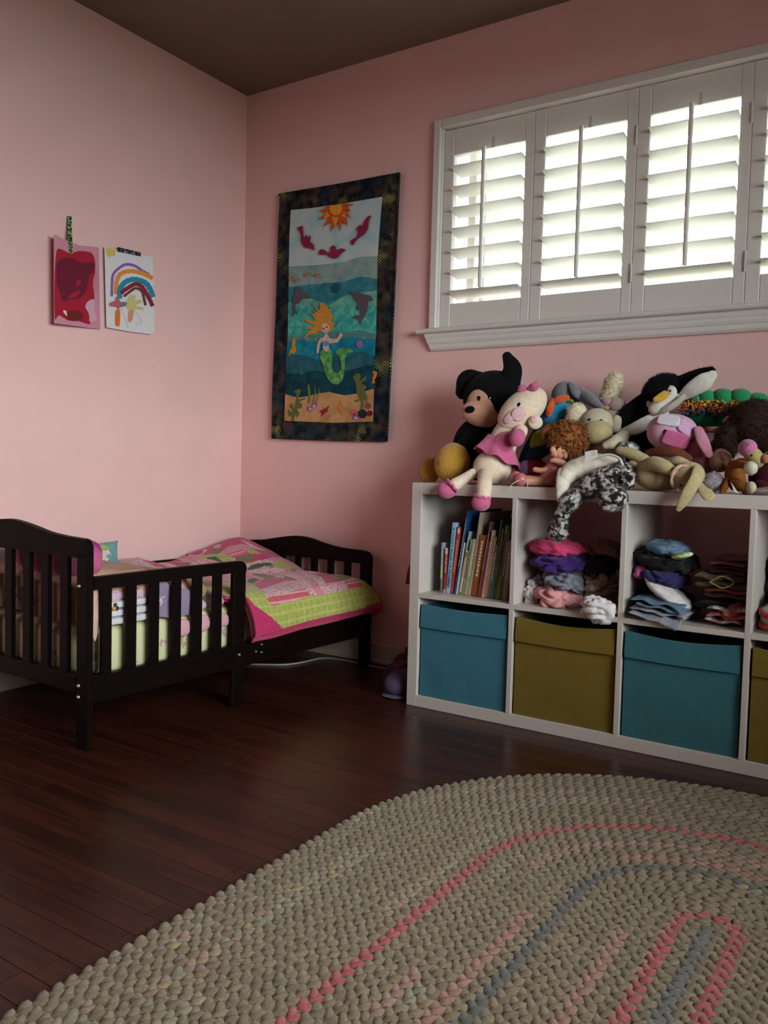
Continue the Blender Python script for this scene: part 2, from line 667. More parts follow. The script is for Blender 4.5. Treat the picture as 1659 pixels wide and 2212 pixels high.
# ---- plantation shutter panels
lz = [1.497 + i * .0785 for i in range(7)]
PX = [(1.0365, 1.4116), (1.4124, 1.7861), (1.7869, 2.1501), (2.1509, 2.5155)]
lm = white_m
ordn = ['hinged beside the mermaid wall hanging', 'second one along from the mermaid wall hanging', 'third one along from the mermaid wall hanging', 'farthest from the mermaid wall hanging']
tilts = [13.5, 13, 12, 12]
for k, (a, b_) in enumerate(PX):
    t = thing('shutter_panel', 'white plantation shutter panel with tilted louvres, ' + ordn[k], 'shutter', ((a + b_) / 2, .012, 1.362), 'plantation shutter panels')
    sl, sr = a + .044, b_ - .036
    y0, y1 = -.002, .026
    for s0, s1 in ((a, sl), (sr, b_)):
        MB().add(bx(s0, s1, y0, y1, 1.362, 2.118, .0025)).build('stile', lm, t, smooth=False)
    MB().add(bx(sl, sr, y0 + .001, y1, 2.018, 2.118, .0025)).build('rail', lm, t, smooth=False)
    MB().add(bx(sl, sr, y0 + .001, y1, 1.362, 1.455, .0025)).build('rail', lm, t, smooth=False)
    lv = []
    for z in lz:
        # aerofoil louvre, room side edge raised
        n = 16
        loop = []
        for i in range(n):
            th = 2 * math.pi * i / n
            loop.append((.0445 * math.cos(th), .0053 * math.sin(th) * (1 - .25 * abs(math.cos(th)))))
        ca, sa = math.cos(R(tilts[k])), math.sin(R(tilts[k]))
        loop = [(y_ * ca + z_ * sa, -y_ * sa + z_ * ca) for y_, z_ in loop]
        lv.append(MB().add(prism([(sl + .0015, .012 + y_, z - .009 + z_) for y_, z_ in loop], (sr - sl - .003, 0, 0))).build('louvre', lm, t, sharp=50))
    if k < 3:
        MB().add(bx(b_ - .006, b_ + .0065, y1 + .0005, y1 + .004, 1.362, 2.118, .0005)).build('astragal', lm, t, smooth=False)
    xm = (sl + sr) / 2
    MB().add(tube([(xm, -.042, 1.497), (xm, -.042, 1.75), (xm, -.042, 2.012)], [.0078] * 3, 14, 4, dome=False)).build('tilt_rod', lm, t)
    for z, lvo in zip(lz, lv):
        MB().add(tube([(xm, -.038, z + .001), (xm, -.031, z + .001)], [.0014, .0014], 6, 1)).build('staple', lm, lvo)
    nm_ = mat('mousehole_recess', '#b9b0a8', .7)
    nq = [(xm + .0165 + .006 * math.cos(q), -.0016, 2.052 + .006 * math.sin(q)) for q in [i * math.pi / 8 for i in range(9)]]
    MB().add(prism(nq + [(xm + .0105, -.0016, 2.0185), (xm + .0225, -.0016, 2.0185)], (0, .0006, 0))).build('rod_notch', nm_, t, smooth=False)
    if k in (0, 2, 3):
        for z in (1.50, 1.96):
            MB().add(tube([(a - .001, -.006, z - .03), (a - .001, -.006, z + .03)], [.0035, .0035], 8, 1)).build('hinge', white_m, t)

# ---- window 2 (unseen, in the right hand wall): frame and glass
w2 = bpy.data.objects.new('window_2', None)
COL.objects.link(w2)
w2.location = (RW, -2.0, W2Z0)
WL[w2] = Vector((RW, -2.0, W2Z0))
w2['kind'] = 'structure'
for q in (bx(RW - .02, RW + .06, W2Y0, W2Y0 + .05, W2Z0, W2Z1), bx(RW - .02, RW + .06, W2Y1 - .05, W2Y1, W2Z0, W2Z1),
          bx(RW - .02, RW + .06, W2Y0 + .05, W2Y1 - .05, W2Z0, W2Z0 + .05), bx(RW - .02, RW + .06, W2Y0 + .05, W2Y1 - .05, W2Z1 - .05, W2Z1)):
    MB().add(q).build('frame', white_m, w2, smooth=False)
MB().add(bx(RW + .03, RW + .032, W2Y0 + .05, W2Y1 - .05, W2Z0 + .05, W2Z1 - .05, .0003)).build('glass_pane', glass_m, w2, smooth=False)

# ---- outdoors
grass = mat('lawn', '#3a3d30', .95, 'plain', var=.3, vscale=.8)
g = MB().add(bx(-30, 34, -30, 30, -.75, -.7, .001)).build('ground_outside', grass, smooth=False)
structure(g)
leaf = mat('shrub_leaf', '#6fa24a', .7, 'plain', var=.4, vscale=9.0)
for i, (sx, sy, sr, lb) in enumerate(((1.35, 2.9, .75, 'round green shrub outside the window, beside the taller shrub'), (3.3, 4.6, .9, 'taller green shrub outside the window'))):
    t = thing('shrub', lb, 'shrub', (sx, sy, -.7), 'shrubs outside the window')
    MB().add(tube([(sx, sy, -.7), (sx, sy, .1), (sx + .03, sy, .5)], [.05, .04, .02], 8, 3)).build('stem', mat('bark', '#5b4632', .9), t)
    body = MB().add(ell((sx, sy, .35), (Vector((sr, 0, 0)), Vector((0, 0, .75 + .2 * i)), Vector((0, sr, 0))), 20, 12,
                        fn=lambda p, n_: p + n_ * .12 * noise.noise(p * 4))).build('foliage', leaf, t)
    fur(body, 2500, .12, .05, leaf, t, i, 'leaves', .6, 0)

# ================================================================== CUBE SHELF
SX, SY = 1.2032, -.443
so, sc_, st = .0385, .335, .016
SZ = .767
shelf_m = mat('white_laminate', '#bfb4ac', .38, 'plain', var=.015, vscale=3.0, spec=.4)
sh = thing('cube_shelf', 'white cube shelf unit standing under the shuttered window', 'shelf', (SX + .7325, -.25, 0))
SB = SY + .39
SXR = SX + 2 * so + 4 * sc_ + 3 * st
for nm, q in (('side_panel', bx(SX, SX + so, SY, SB, 0, SZ, .0012)), ('side_panel', bx(SXR - so, SXR, SY, SB, 0, SZ, .0012)),
              ('top_panel', bx(SX + so, SXR - so, SY, SB, SZ - so, SZ, .0012)), ('bottom_panel', bx(SX + so, SXR - so, SY, SB, 0, so, .0012))):
    MB().add(q).build(nm, shelf_m, sh, smooth=False)
CX = []
for k in range(4):
    a = SX + so + k * (sc_ + st)
    CX.append((a, a + sc_))
    if k < 3:
        MB().add(bx(a + sc_, a + sc_ + st, SY, SB, so, SZ - so, .0010)).build('divider', shelf_m, sh, smooth=False)
    MB().add(bx(a, a + sc_, SY, SB, .375, .3915, .0010)).build('shelf', shelf_m, sh, smooth=False)
ZS = .3915

# ---- fabric storage bins
bins = [('#37697a', 'blue fabric storage bin under the books'), ('#6d591e', 'mustard fabric storage bin between the two blue bins'),
        ('#34636b', 'blue fabric storage bin between the two mustard bins'), ('#6d591e', 'mustard fabric storage bin under the red zipped pouch')]
for k, (cc, lb) in enumerate(bins):
    x0, x1 = CX[k][0] + .006, CX[k][1] - .006
    t = thing('storage_bin', lb, 'bin', ((x0 + x1) / 2, SY + .2, so), 'fabric bins in the cube shelf')
    m1 = cloth(cc, 'bin_cloth_' + cc.lstrip('#'), .05)
    yf = SY + .012
    zt = .352

    def front(s, u, off=0):
        x = x0 + (x1 - x0) * s
        z = so + .001 + (zt - so) * u
        sag = -.012 * math.sin(math.pi * s) * max(0, u - .7) / .3 * (1.0 if k != 0 else .5)
        bulge = .004 * math.sin(math.pi * s) * math.sin(math.pi * u)
        wr = .0022 * noise.noise(Vector((s * 4 + k * 9, u * 5, 0)))
        return (x, yf - bulge + wr - off, z + sag)
    a = grid(16, 12, lambda s, u: front(s, u))
    b_ = grid(16, 12, lambda s, u: (front(s, u)[0], front(s, u)[1] + .004, front(s, u)[2]))
    m_ = MB().add(a).add((b_[0], [f[::-1] for f in b_[1]]))
    m_.add(bx(x0, x0 + .004, yf + .003, SB - .01, so + .001, zt - .004)).add(bx(x1 - .004, x1, yf + .003, SB - .01, so + .001, zt - .004))
    m_.add(bx(x0, x1, SB - .014, SB - .01, so + .001, zt)).add(bx(x0 + .004, x1 - .004, yf + .005, SB - .012, so + .001, so + .006))
    m_.build('body', m1, t)
    fz = .755
    a = grid(16, 6, lambda s, u: front(.004 + s * .992, fz + (1 - fz) * u, (.004 + .006 * (1 - u)) + .0012 * noise.noise(Vector((s * 7 + k, u * 2, 3)))))
    m_ = MB().add(a)
    b_ = grid(16, 1, lambda s, u: front(.004 + s * .992, fz + .01 * u, .0100 - .0095 * u))
    m_.add(b_)
    b_ = grid(16, 1, lambda s, u: front(.004 + s * .992, 1, .004 - .007 * u))
    m_.add(b_)
    m_.build('flap', m1, t)

# ================================================================== BED
BN = Vector((.750, -1.406, 0))
BT = R(-1.682)
ex = Vector((math.cos(BT), math.sin(BT), 0))
ey = Vector((-math.sin(BT), math.cos(BT), 0))
BM = Matrix(((ex.x, ey.x, 0, BN.x), (ex.y, ey.y, 0, BN.y), (0, 0, 1, 0), (0, 0, 0, 1)))
BL, BW = 1.3286, .738


def bed(u, v, z):
    return BM @ Vector((u, v, z))


def bedpx(u, v, axis, val):
    n = ex if axis == 'u' else ey
    return onp(u, v, BN + n * val, n)


esp = mat('espresso_wood', '#24130f', .5, 'wood', spec=.08, bump=.03, stretch=(3, 3, 14), rmin=.95, rmax=1.05,
          stops=[(.3, '#0a0504'), (.5, '#0e0705'), (.7, '#120907')])
steel = mat('bolt_steel', '#b9b4ab', .35, metal=.9)
t = thing('toddler_bed', 'dark espresso wooden toddler bed with slatted guard rail in the pink corner', 'bed', bed(-BW / 2, BL / 2, 0))
TB = t


def bpart(nm, q, sm=False):
    return MB().add(q).build(nm, esp, t, smooth=sm)


def board(nm, prof, v0, v1):
    """outline in (u, z) extruded along the bed"""
    a = [bed(u, v0, z) for u, z in prof]
    return MB().add(prism(a, ey * (v1 - v0))).build(nm, esp, t, smooth=True, sharp=25)


def arch(pts, lo, ulo, uhi):
    P = catmull([(u, 0, z) for u, z in pts], 5)
    return [(p.x, p.z) for p in P] + [(uhi, lo), (ulo, lo)]


board('headboard_top', arch([(-BW + .002, .575), (-BW + .02, .594), (-.66, .599), (-.58, .607), (-.49, .622), (-.40, .631), (-.336, .627), (-.271, .618), (-.193, .605), (-.117, .599), (-.059, .597), (-.018, .594), (-.002, .576)], .541, -BW + .002, -.002), 0, .02)
hp_ = []
for a, b_ in ((-.053, 0), (-BW, -BW + .053)):
    hp_ += [0]
    hp_[-1] = bpart('headboard_post', bx(a, b_, 0, .022, 0, .560, .004, BM))
bpart('headboard_rail', bx(-BW + .053, -.053, .002, .020, .155, .207, .003, BM))
for c in (-.118, -.2115, -.304, -.3995, -.4925, -.585, -.655):
    bpart('headboard_slat', bx(c - .0205, c + .0205, .004, .018, .205, .543, .003, BM))
board('footboard_top', arch([(-BW + .002, .45), (-BW + .02, .466), (-.66, .473), (-.594, .479), (-.516, .493), (-.423, .507), (-.34, .506), (-.259, .490), (-.181, .478), (-.110, .474), (-.044, .472), (-.015, .464), (-.001, .447)], .42, -BW + .002, -.001), BL, BL + .02)
for a, b_ in ((-.053, 0), (-BW, -BW + .053)):
    bpart('footboard_post', bx(a, b_, BL - .001, BL + .021, 0, .43, .004, BM))
bpart('footboard_rail', bx(-BW + .053, -.053, BL, BL + .018, .14, .215, .003, BM))
for a, b_ in ((-.139, -.105), (-.228, -.196), (-.32, -.285), (-.41, -.377), (-.501, -.467), (-.590, -.557), (-.675, -.645)):
    bpart('footboard_slat', bx(a, b_, BL + .003, BL + .017, .213, .425, .003, BM))
sr_ = bpart('side_rail', bx(-.024, -.001, .022, BL - .001, .13, .207, .003, BM))
bpart('side_rail', bx(-BW + .001, -BW + .024, .022, BL - .001, .13, .207, .003, BM))
# guard rail on the room side
gp = [(.022, .453), (.022, .489), (.30, .4915), (.590, .4905), (.606, .488), (.616, .481), (.622, .468), (.622, .453)]
MB().add(prism([bed(-.001, v, z) for v, z in gp], -ex * .02)).build('guard_rail', esp, t, smooth=True, sharp=30)
for a, b_ in ((.051, .086), (.139, .173), (.223, .257), (.309, .343), (.391, .430), (.478, .516)):
    bpart('guard_slat', bx(-.018, -.004, a, b_, .205, .456, .003, BM))
gp_ = bpart('guard_post', bx(-.0215, -.0005, .564, .622, 0, .456, .004, BM))
# wall side guard rail, low block end
bpart('guard_rail', bx(-BW + .002, -BW + .022, .022, 1.0, .375, .41, .003, BM))
bpart('guard_post', bx(-BW + .002, -BW + .024, 1.0, 1.075, .13, .424, .006, BM))
MB().add(bx(-BW + .020, -BW + .029, 1.008, 1.067, .33, .416, .005, BM)).build('post_panel', mat('lit_espresso_panel', '#4a2d24', .3, spec=.5), t, smooth=False)  # lighter brown: light on this espresso post end is put into the colour
for k in range(7):
    v = .12 + k * .18
    bpart('support_slat', bx(-BW + .024, -.024, v, v + .05, .17, .183, .002, BM))
for u, v, z, fc in ((-.037, 0, .463, 'v'), (-.037, 0, .181, 'v'), (-.037, 0, .149, 'v'), (0, .59, .175, 'u')):
    ax = -ey if fc == 'v' else ex
    c = bed(u, v, z)
    MB().add(tube([c - ax * .002, c + ax * .002], [.006, .0055], 12, 1, dome=True)).build('bolt', steel, hp_[0] if fc == 'v' else gp_)
for v, z in ((.672, .172), (.70, .192), (.70, .165)):
    c = bed(-.001, v, z)
    MB().add(tube([c - ex * .002, c + ex * .0015], [.0045, .004], 10, 1)).build('bolt', steel, sr_)

# ================================================================== RUG
RCX, RY0, RY1 = 2.398, -1.335, -2.55
rg = thing('braided_rug', 'oval beige braided rug with pink and grey rings on the wood floor', 'rug', (RCX, (RY0 + RY1) / 2, 0))
rug_m = mat('braid_cotton', '#ffffff', .95, 'attr', var=.18, vscale=120.0, bump=.8, bscale=700.0, sheen=.2, spec=.05)
PIT = .0235
NR = 34


def rug_path(r, n):
    """points round the stadium of radius r with tangents"""
    Ls = abs(RY1 - RY0)
    e = .93
    per = 2 * Ls + 2 * math.pi * r * .97
    out = []
    for i in range(n):
        s = per * i / n
        bow = lambda y: 0.0
        if s < Ls:
            out.append(((RCX - r, RY1 + s), (0, 1)))
        elif s < Ls + math.pi * r * .97:
            a = (s - Ls) / (r * .97)
            out.append(((RCX - r * math.cos(a), RY0 + r * e * math.sin(a)), (math.sin(a), math.cos(a))))
        elif s < 2 * Ls + math.pi * r * .97:
            q = s - Ls - math.pi * r * .97
            out.append(((RCX + r, RY0 - q), (0, -1)))
        else:
            a = (s - 2 * Ls - math.pi * r * .97) / (r * .97)
            out.append(((RCX + r * math.cos(a), RY1 - r * e * math.sin(a)), (-math.sin(a), -math.cos(a))))
    return out, per


base_cols = ['#7a6750', '#76634e', '#7d6b54', '#73614c', '#78664f']
ring_cols = {0: '#5f5a54', 2: '#9a4c4c', 10: '#5a5650', 9: '#57554f', 19: '#9c4b4b', 5: '#8f6a5c', 6: '#8d6c5d', 12: '#91675b', 15: '#8f6d62'}
rnd = random.Random(11)
lobe6 = [(math.cos(2 * math.pi * j / 6), math.sin(2 * math.pi * j / 6)) for j in range(6)]
for k in range(NR):
    r = .003 + k * PIT
    pts, per = rug_path(max(r, .004), max(40, int((2 * abs(RY1 - RY0) + 2 * math.pi * r) / .0275)))
    m_ = MB()
    n = len(pts)
    rc = ring_cols.get(k)
    ph = rnd.random() * 99
    for i, ((x, y), (tx, ty)) in enumerate(pts):
        nx_, ny_ = -ty, tx
        for sd in (-1, 1):
            jit = rnd.uniform(-.0022, .0022)
            cx_ = x + nx_ * sd * .0056 + tx * (.007 * (sd > 0) + jit)
            cy_ = y + ny_ * sd * .0056 + ty * (.007 * (sd > 0) + jit)
            ang = R(38) * sd
            ax, ay = tx * math.cos(ang) - ty * math.sin(ang), tx * math.sin(ang) + ty * math.cos(ang)
            bx_, by_ = -ay, ax
            la, lb = .0172 * rnd.uniform(.9, 1.15), .0102 * rnd.uniform(.9, 1.15)
            hz = .0040 * rnd.uniform(.85, 1.2)
            base = len(m_.v)
            m_.v.append((cx_, cy_, .006 + hz))
            for zz, rr in ((.006 + hz * .72, .70), (.005, 1.0)):
                for cc, ss in lobe6:
                    m_.v.append((cx_ + ax * la * rr * cc + bx_ * lb * rr * ss, cy_ + ay * la * rr * cc + by_ * lb * rr * ss, zz))
            fs = []
            for j in range(6):
                q = (j + 1) % 6
                fs.append((base, base + 1 + j, base + 1 + q))
                fs.append((base + 1 + j, base + 7 + j, base + 7 + q, base + 1 + q))
            m_.f += fs
            nz = noise.noise(Vector((i * .06 + ph, k * 1.3, 0)))
            if rc and not (k == 9 and nz > -.5) and (k in (0, 2, 10, 19) or nz > -.05):
                col = lin(rc)
            elif nz > .30:
                col = lin(rnd.choice(['#8a7656', '#82765c', '#8c6e60', '#7c7260']))
            else:
                col = lin(rnd.choice(base_cols))
            f_ = rnd.uniform(.88, 1.08)
            m_.c += [(col[0] * f_, col[1] * f_, col[2] * f_, 1)] * 12
    m_.build('braid_ring', rug_m, rg, smooth=True, sharp=0)
pts, per = rug_path(NR * PIT - .014, 160)
MB().add(prism([(p[0][0], p[0][1], .0005) for p in pts], (0, 0, .006))).build('rug_base', cloth('#6e5e4c', 'rug_backing'), rg, smooth=False)

# ================================================================== WALL HANGING
def z3(a, b):
    return (570 + a / 5.352, 360 + b / 5.352)


def z4(a, b):
    return (570 + a / 5.352, 650 + b / 5.352)


HY = -.020
wh = thing('wall_hanging', 'quilted mermaid wall hanging with dark batik border on the pink wall', 'wall hanging', at(711, 950, -.01))
batik = bpy.data.materials.new('batik_border')
batik.use_nodes = True
nt = batik.node_tree
b = nt.nodes['Principled BSDF']
b.inputs['Roughness'].default_value = .95
b.inputs['Specular IOR Level'].default_value = .1
tc = nt.nodes.new('ShaderNodeTexCoord')
mp = nt.nodes.new('ShaderNodeMapping')
mp.inputs['Rotation'].default_value = (0, 0, 0)
nt.links.new(tc.outputs['Object'], mp.inputs['Vector'])
ck = nt.nodes.new('ShaderNodeTexChecker')
ck.inputs['Scale'].default_value = 150
nt.links.new(mp.outputs[0], ck.inputs['Vector'])
n1 = nt.nodes.new('ShaderNodeTexNoise')
n1.inputs['Scale'].default_value = 9
n1.inputs['Detail'].default_value = 3
nt.links.new(tc.outputs['Object'], n1.inputs['Vector'])
cr = nt.nodes.new('ShaderNodeValToRGB')
for ps, cc in ((.36, '#2c3c4c'), (.46, '#3a5052'), (.53, '#6a4238'), (.60, '#5c6a4e'), (.68, '#b0a252')):
    e = cr.color_ramp.elements.new(ps)
    e.color = lin(cc)
cr.color_ramp.elements[0].color = lin('#2a3350')
cr.color_ramp.elements[-1].color = lin('#9aa08a')
nt.links.new(n1.outputs['Fac'], cr.inputs['Fac'])
n2 = nt.nodes.new('ShaderNodeTexNoise')
n2.inputs['Scale'].default_value = 26
nt.links.new(tc.outputs['Object'], n2.inputs['Vector'])
mr = nt.nodes.new('ShaderNodeMapRange')
mr.inputs['From Min'].default_value = .34
mr.inputs['From Max'].default_value = .58
nt.links.new(n2.outputs['Fac'], mr.inputs['Value'])
mu = nt.nodes.new('ShaderNodeMath')
mu.operation = 'MULTIPLY'
nt.links.new(ck.outputs['Fac'], mu.inputs[0])
nt.links.new(mr.outputs[0], mu.inputs[1])
mx = nt.nodes.new('ShaderNodeMix')
mx.data_type = 'RGBA'
mx.inputs[6].default_value = lin('#171a1f')
nt.links.new(mu.outputs[0], mx.inputs[0])
nt.links.new(cr.outputs['Color'], mx.inputs[7])
nt.links.new(mx.outputs[2], b.inputs['Base Color'])

YV = Vector((0, -1, 0))


def smooth_closed(pts, n=3):
    P = [Vector((a, b_, 0)) for a, b_ in pts]
    m_ = len(P)
    out = []
    for i in range(m_):
        a, b_, c, d = P[i - 1], P[i], P[(i + 1) % m_], P[(i + 2) % m_]
        for k in range(n):
            t_ = k / n
            q = b_ + (c - b_) * t_ * 1.0
            h = .5 * ((2 * b_) + (c - a) * t_ + (2 * a - 5 * b_ + 4 * c - d) * t_ ** 2 + (3 * b_ - a - 3 * c + d) * t_ ** 3)
            r_ = q.lerp(h, .7)
            out.append((r_.x, r_.y))
    return out


def ppoly(root, name, pts, y, m, th=.0012, fn=None):
    if any(w in name for w in ('bird', 'dolphin', 'tail', 'body', 'seahorse', 'seaweed', 'coral', 'turtle', 'face')):
        pts = smooth_closed(pts)
    P = [at(u, v, y) for u, v in pts]
    return MB().add(prism(P, YV * th)).build(name, m, root, smooth=False)


outer = [(606, 419), (735, 398), (862, 374), (858, 470), (848, 700), (835, 953), (715, 951), (588, 946), (589, 850), (598, 640), (602, 500)]
oo = [at(u, v, HY) for u, v in outer]
MB().add(prism(oo, -YV * .010)).build('border_cloth', batik, wh, smooth=False)
bind = [at(u, v, HY - .002) for u, v in outer]
m_ = MB()
for i in range(len(bind)):
    m_.add(tube([bind[i], bind[(i + 1) % len(bind)]], [.0035, .0035], 8, 1))
m_.build('binding', batik, wh)
MB().add(tube([at(604, 421, -.008), at(735, 399, -.008), at(861, 376, -.008)], [.006] * 3, 8, 3)).build('hanging_rod', cloth('#2a2622'), wh)
LY = HY - .0005


def fabric(c1, c2, c3, nm, sc=22.0):
    return mat(nm, c1, .95, 'spots', scale=sc, stops=[(.3, c1), (.5, c2), (.7, c3)], bump=.4, bscale=400.0, spec=.1)


sky_f = fabric('#9fc4cf', '#b9cccd', '#c9cfc9', 'sky_fabric', 9)
ppoly(wh, 'sky_panel', [z3(313, 503), z3(560, 478), z3(905, 430), z3(1372, 348), z3(1350, 560), z3(1313, 1060), z3(900, 1130), z3(290, 1170), z3(298, 800)], LY, sky_f)
bands = [
    ('sea_band', [z3(290, 1155), z3(600, 1140), z3(900, 1110), z3(1110, 1045), z3(1313, 1035), z3(1311, 1310), z3(1000, 1380), z3(600, 1400), z3(288, 1420)], fabric('#76908f', '#84a09c', '#93aba5', 'sea_grey')),
    ('sea_band', [z3(287, 1395), z3(420, 1375), z3(560, 1360), z3(700, 1350), z3(880, 1335), z3(1020, 1300), z3(1120, 1270), z3(1230, 1285), z3(1310, 1300), z3(1306, 1560), z3(800, 1650), z3(285, 1620)], fabric('#2d6e7a', '#357c88', '#4b8a95', 'sea_teal')),
    ('sea_band', [z3(284, 1580), z3(400, 1530), z3(520, 1515), z3(640, 1560), z3(760, 1600), z3(880, 1520), z3(1010, 1465), z3(1150, 1450), z3(1240, 1440), z3(1306, 1430), z4(1303, 140), z4(700, 160), z4(281, 130)], fabric('#4d9388', '#63a795', '#86bda8', 'sea_green')),
    ('sea_band', [z4(281, 60), z4(500, 55), z4(700, 80), z4(900, 40), z4(1303, 60), z4(1297, 420), z4(1000, 470), z4(600, 470), z4(278, 440)], fabric('#2c8f8c', '#43a59b', '#6dbfa6', 'sea_aqua', 30)),
    ('sea_band', [z4(277, 415), z4(420, 395), z4(560, 400), z4(700, 380), z4(830, 350), z4(950, 365), z4(1100, 335), z4(1296, 390), z4(1292, 470), z4(900, 490), z4(500, 490), z4(272, 480)], fabric('#5d8a86', '#4f817f', '#719a94', 'sea_mist')),
    ('sea_band', [z4(275, 475), z4(420, 450), z4(600, 470), z4(800, 450), z4(1000, 420), z4(1150, 440), z4(1292, 445), z4(1284, 640), z4(900, 700), z4(255, 690)], fabric('#146a86', '#1b7d97', '#2b8f9f', 'sea_blue')),
    ('sea_band', [z4(262, 640), z4(400, 620), z4(500, 640), z4(620, 680), z4(800, 640), z4(960, 660), z4(1050, 600), z4(1130, 585), z4(1210, 610), z4(1280, 670), z4(1278, 900), z4(252, 900)], fabric('#24505f', '#2b5c69', '#376b74', 'sea_slate')),
    ('sea_band', [z4(254, 840), z4(420, 840), z4(600, 800), z4(760, 840), z4(1000, 800), z4(1200, 740), z4(1279, 750), z4(1273, 1150), z4(248, 1150)], fabric('#123540', '#17404b', '#1e4d57', 'sea_deep')),
    ('sand_band', [z4(248, 1075), z4(330, 1105), z4(420, 1115), z4(540, 1095), z4(660, 1065), z4(760, 1053), z4(850, 1075), z4(940, 1092), z4(1040, 1078), z4(1150, 1050), z4(1273, 1015), z4(1262, 1395), z4(800, 1410), z4(237, 1385)], fabric('#a8764d', '#b88a5e', '#c79c70', 'sand_fabric', 14)),
]
for i, (nm, pp, fm) in enumerate(bands):
    ppoly(wh, nm, pp, LY - .0007 * (i + 1), fm)
AY = LY - .0080
# sun
sc_px = z3(835, 470)
org_f, yel_f = cloth('#d2561c'), cloth('#e8a22a')
sun = MB()
pts = []
rays = [(1050, 437), (960, 455), (1010, 515), (935, 500), (1030, 600), (950, 550), (968, 685), (905, 620), (885, 745), (855, 640), (775, 750), (790, 640), (690, 695), (740, 600), (628, 600), (720, 540), (635, 505), (750, 470)]
ppoly(wh, 'sun_rays', [z3(a, b_) for a, b_ in ([(960, 425)] + rays + [(700, 468), (760, 452)])], AY, org_f)
ppoly(wh, 'sun_petals', [z3(a, b_) for a, b_ in [(760, 460), (690, 610), (780, 560), (828, 705), (868, 560), (955, 590), (905, 440)]], AY - .001, cloth('#dca038'))
ppoly(wh, 'sun_ring', [z3(835 + 105 * math.cos(q), max(480 + 105 * math.sin(q), 443 - 16 * math.cos(q))) for q in [i * math.pi / 12 for i in range(-2, 15)]], AY - .0018, org_f)
ppoly(wh, 'sun_disc', [z3(832 + 72 * math.cos(q), max(478 + 82 * math.sin(q), 441 - 12 * math.cos(q))) for q in [i * math.pi / 12 for i in range(-4, 17)]], AY - .0026, yel_f)
bird_f = cloth('#8e1f45')
birds = [
    [(388, 712), (425, 688), (450, 690), (456, 760), (470, 830), (495, 785), (515, 820), (535, 790), (540, 830), (535, 868), (575, 905), (585, 972), (545, 945), (490, 940), (450, 905), (430, 850), (430, 780)],
    [(640, 1012), (650, 960), (690, 958), (740, 992), (775, 985), (770, 930), (805, 910), (830, 925), (835, 965), (900, 945), (945, 968), (900, 1000), (850, 1055), (800, 1062), (750, 1035), (715, 1010), (680, 1020)],
    [(1243, 565), (1215, 630), (1205, 710), (1165, 780), (1105, 820), (1055, 870), (1030, 912), (1003, 870), (1030, 835), (1075, 815), (1090, 760), (1075, 710), (1115, 675), (1140, 688), (1165, 625), (1200, 580)]]
for q in birds:
    ppoly(wh, 'bird_applique', [z3(*p_) for p_ in q], AY, bird_f)
for a, b_ in ((312, 1290), (382, 1312), (497, 1245), (615, 1252)):
    fa = ppoly(wh, 'fish_applique', [z3(a + 24 * math.cos(q), b_ + 22 * math.sin(q)) for q in [i * math.pi / 5 for i in range(10)]], AY, cloth('#d07a42'))
    ppoly(fa, 'fish_eye', [z3(a + 12 + 7 * math.cos(q), b_ - 6 + 7 * math.sin(q)) for q in [i * math.pi / 4 for i in range(8)]], AY - .001, cloth('#6a3320'))
ppoly(wh, 'turtle_applique', [z3(*p_) for p_ in [(790, 1380), (815, 1368), (830, 1340), (845, 1368), (885, 1375), (870, 1400), (875, 1430), (850, 1440), (845, 1465), (830, 1442), (800, 1450), (780, 1450), (800, 1420)]], AY, cloth('#1d4f55'))
dol_f = cloth('#5c4f58')
for q in ([(555, 1512), (500, 1480), (450, 1445), (420, 1420), (365, 1398), (368, 1450), (345, 1500), (335, 1560), (332, 1620), (340, 1680), (330, 1742), (355, 1700), (397, 1702), (368, 1665), (362, 1610), (385, 1570), (415, 1578), (425, 1545), (470, 1520), (520, 1520)],
          [(998, 1458), (1035, 1455), (1080, 1450), (1130, 1465), (1160, 1480), (1230, 1490), (1265, 1545), (1210, 1550), (1205, 1620), (1190, 1680), (1160, 1740), (1135, 1770), (1130, 1800), (1115, 1825), (1095, 1770), (1040, 1745), (1055, 1715), (1100, 1720), (1120, 1680), (1118, 1640), (1090, 1665), (1072, 1620), (1090, 1570), (1050, 1530), (1030, 1490)]):
    ppoly(wh, 'dolphin_applique', [z3(*p_) for p_ in q], AY, dol_f)
# mermaid
hair_f = cloth('#c98a35')
hp = [(640, 0), (668, 40), (690, 25), (712, 60), (745, 70), (735, 110), (790, 90), (765, 150), (810, 185), (780, 230), (830, 270), (790, 290), (810, 330), (760, 360), (700, 370), (640, 350), (600, 380), (520, 390), (470, 430), (500, 370), (560, 330), (470, 320), (600, 290), (540, 270), (475, 235), (480, 210), (560, 235), (600, 230), (560, 160), (515, 140), (590, 150), (575, 100), (630, 140), (570, 40), (640, 110), (655, 80)]
ppoly(wh, 'mermaid_hair', [z4(*p_) for p_ in hp], AY, hair_f)
skin_f = cloth('#cfaaa2')
ppoly(wh, 'mermaid_body', [z4(*p_) for p_ in [(705, 390), (740, 380), (755, 425), (800, 440), (850, 430), (875, 385), (890, 370), (912, 395), (880, 440), (850, 480), (790, 490), (755, 495), (752, 560), (728, 590), (690, 565), (680, 520), (672, 470), (645, 520), (635, 600), (610, 600), (620, 500), (650, 440), (695, 415)]], AY - .001, skin_f)
mf = ppoly(wh, 'mermaid_face', [z4(*p_) for p_ in [(672, 290), (700, 258), (735, 262), (755, 300), (750, 345), (720, 375), (690, 368), (670, 335)]], AY - .002, skin_f)
ppoly(wh, 'mermaid_top', [z4(*p_) for p_ in [(672, 472), (715, 465), (755, 472), (756, 518), (715, 522), (680, 520)]], AY - .002, cloth('#5b93a8'))
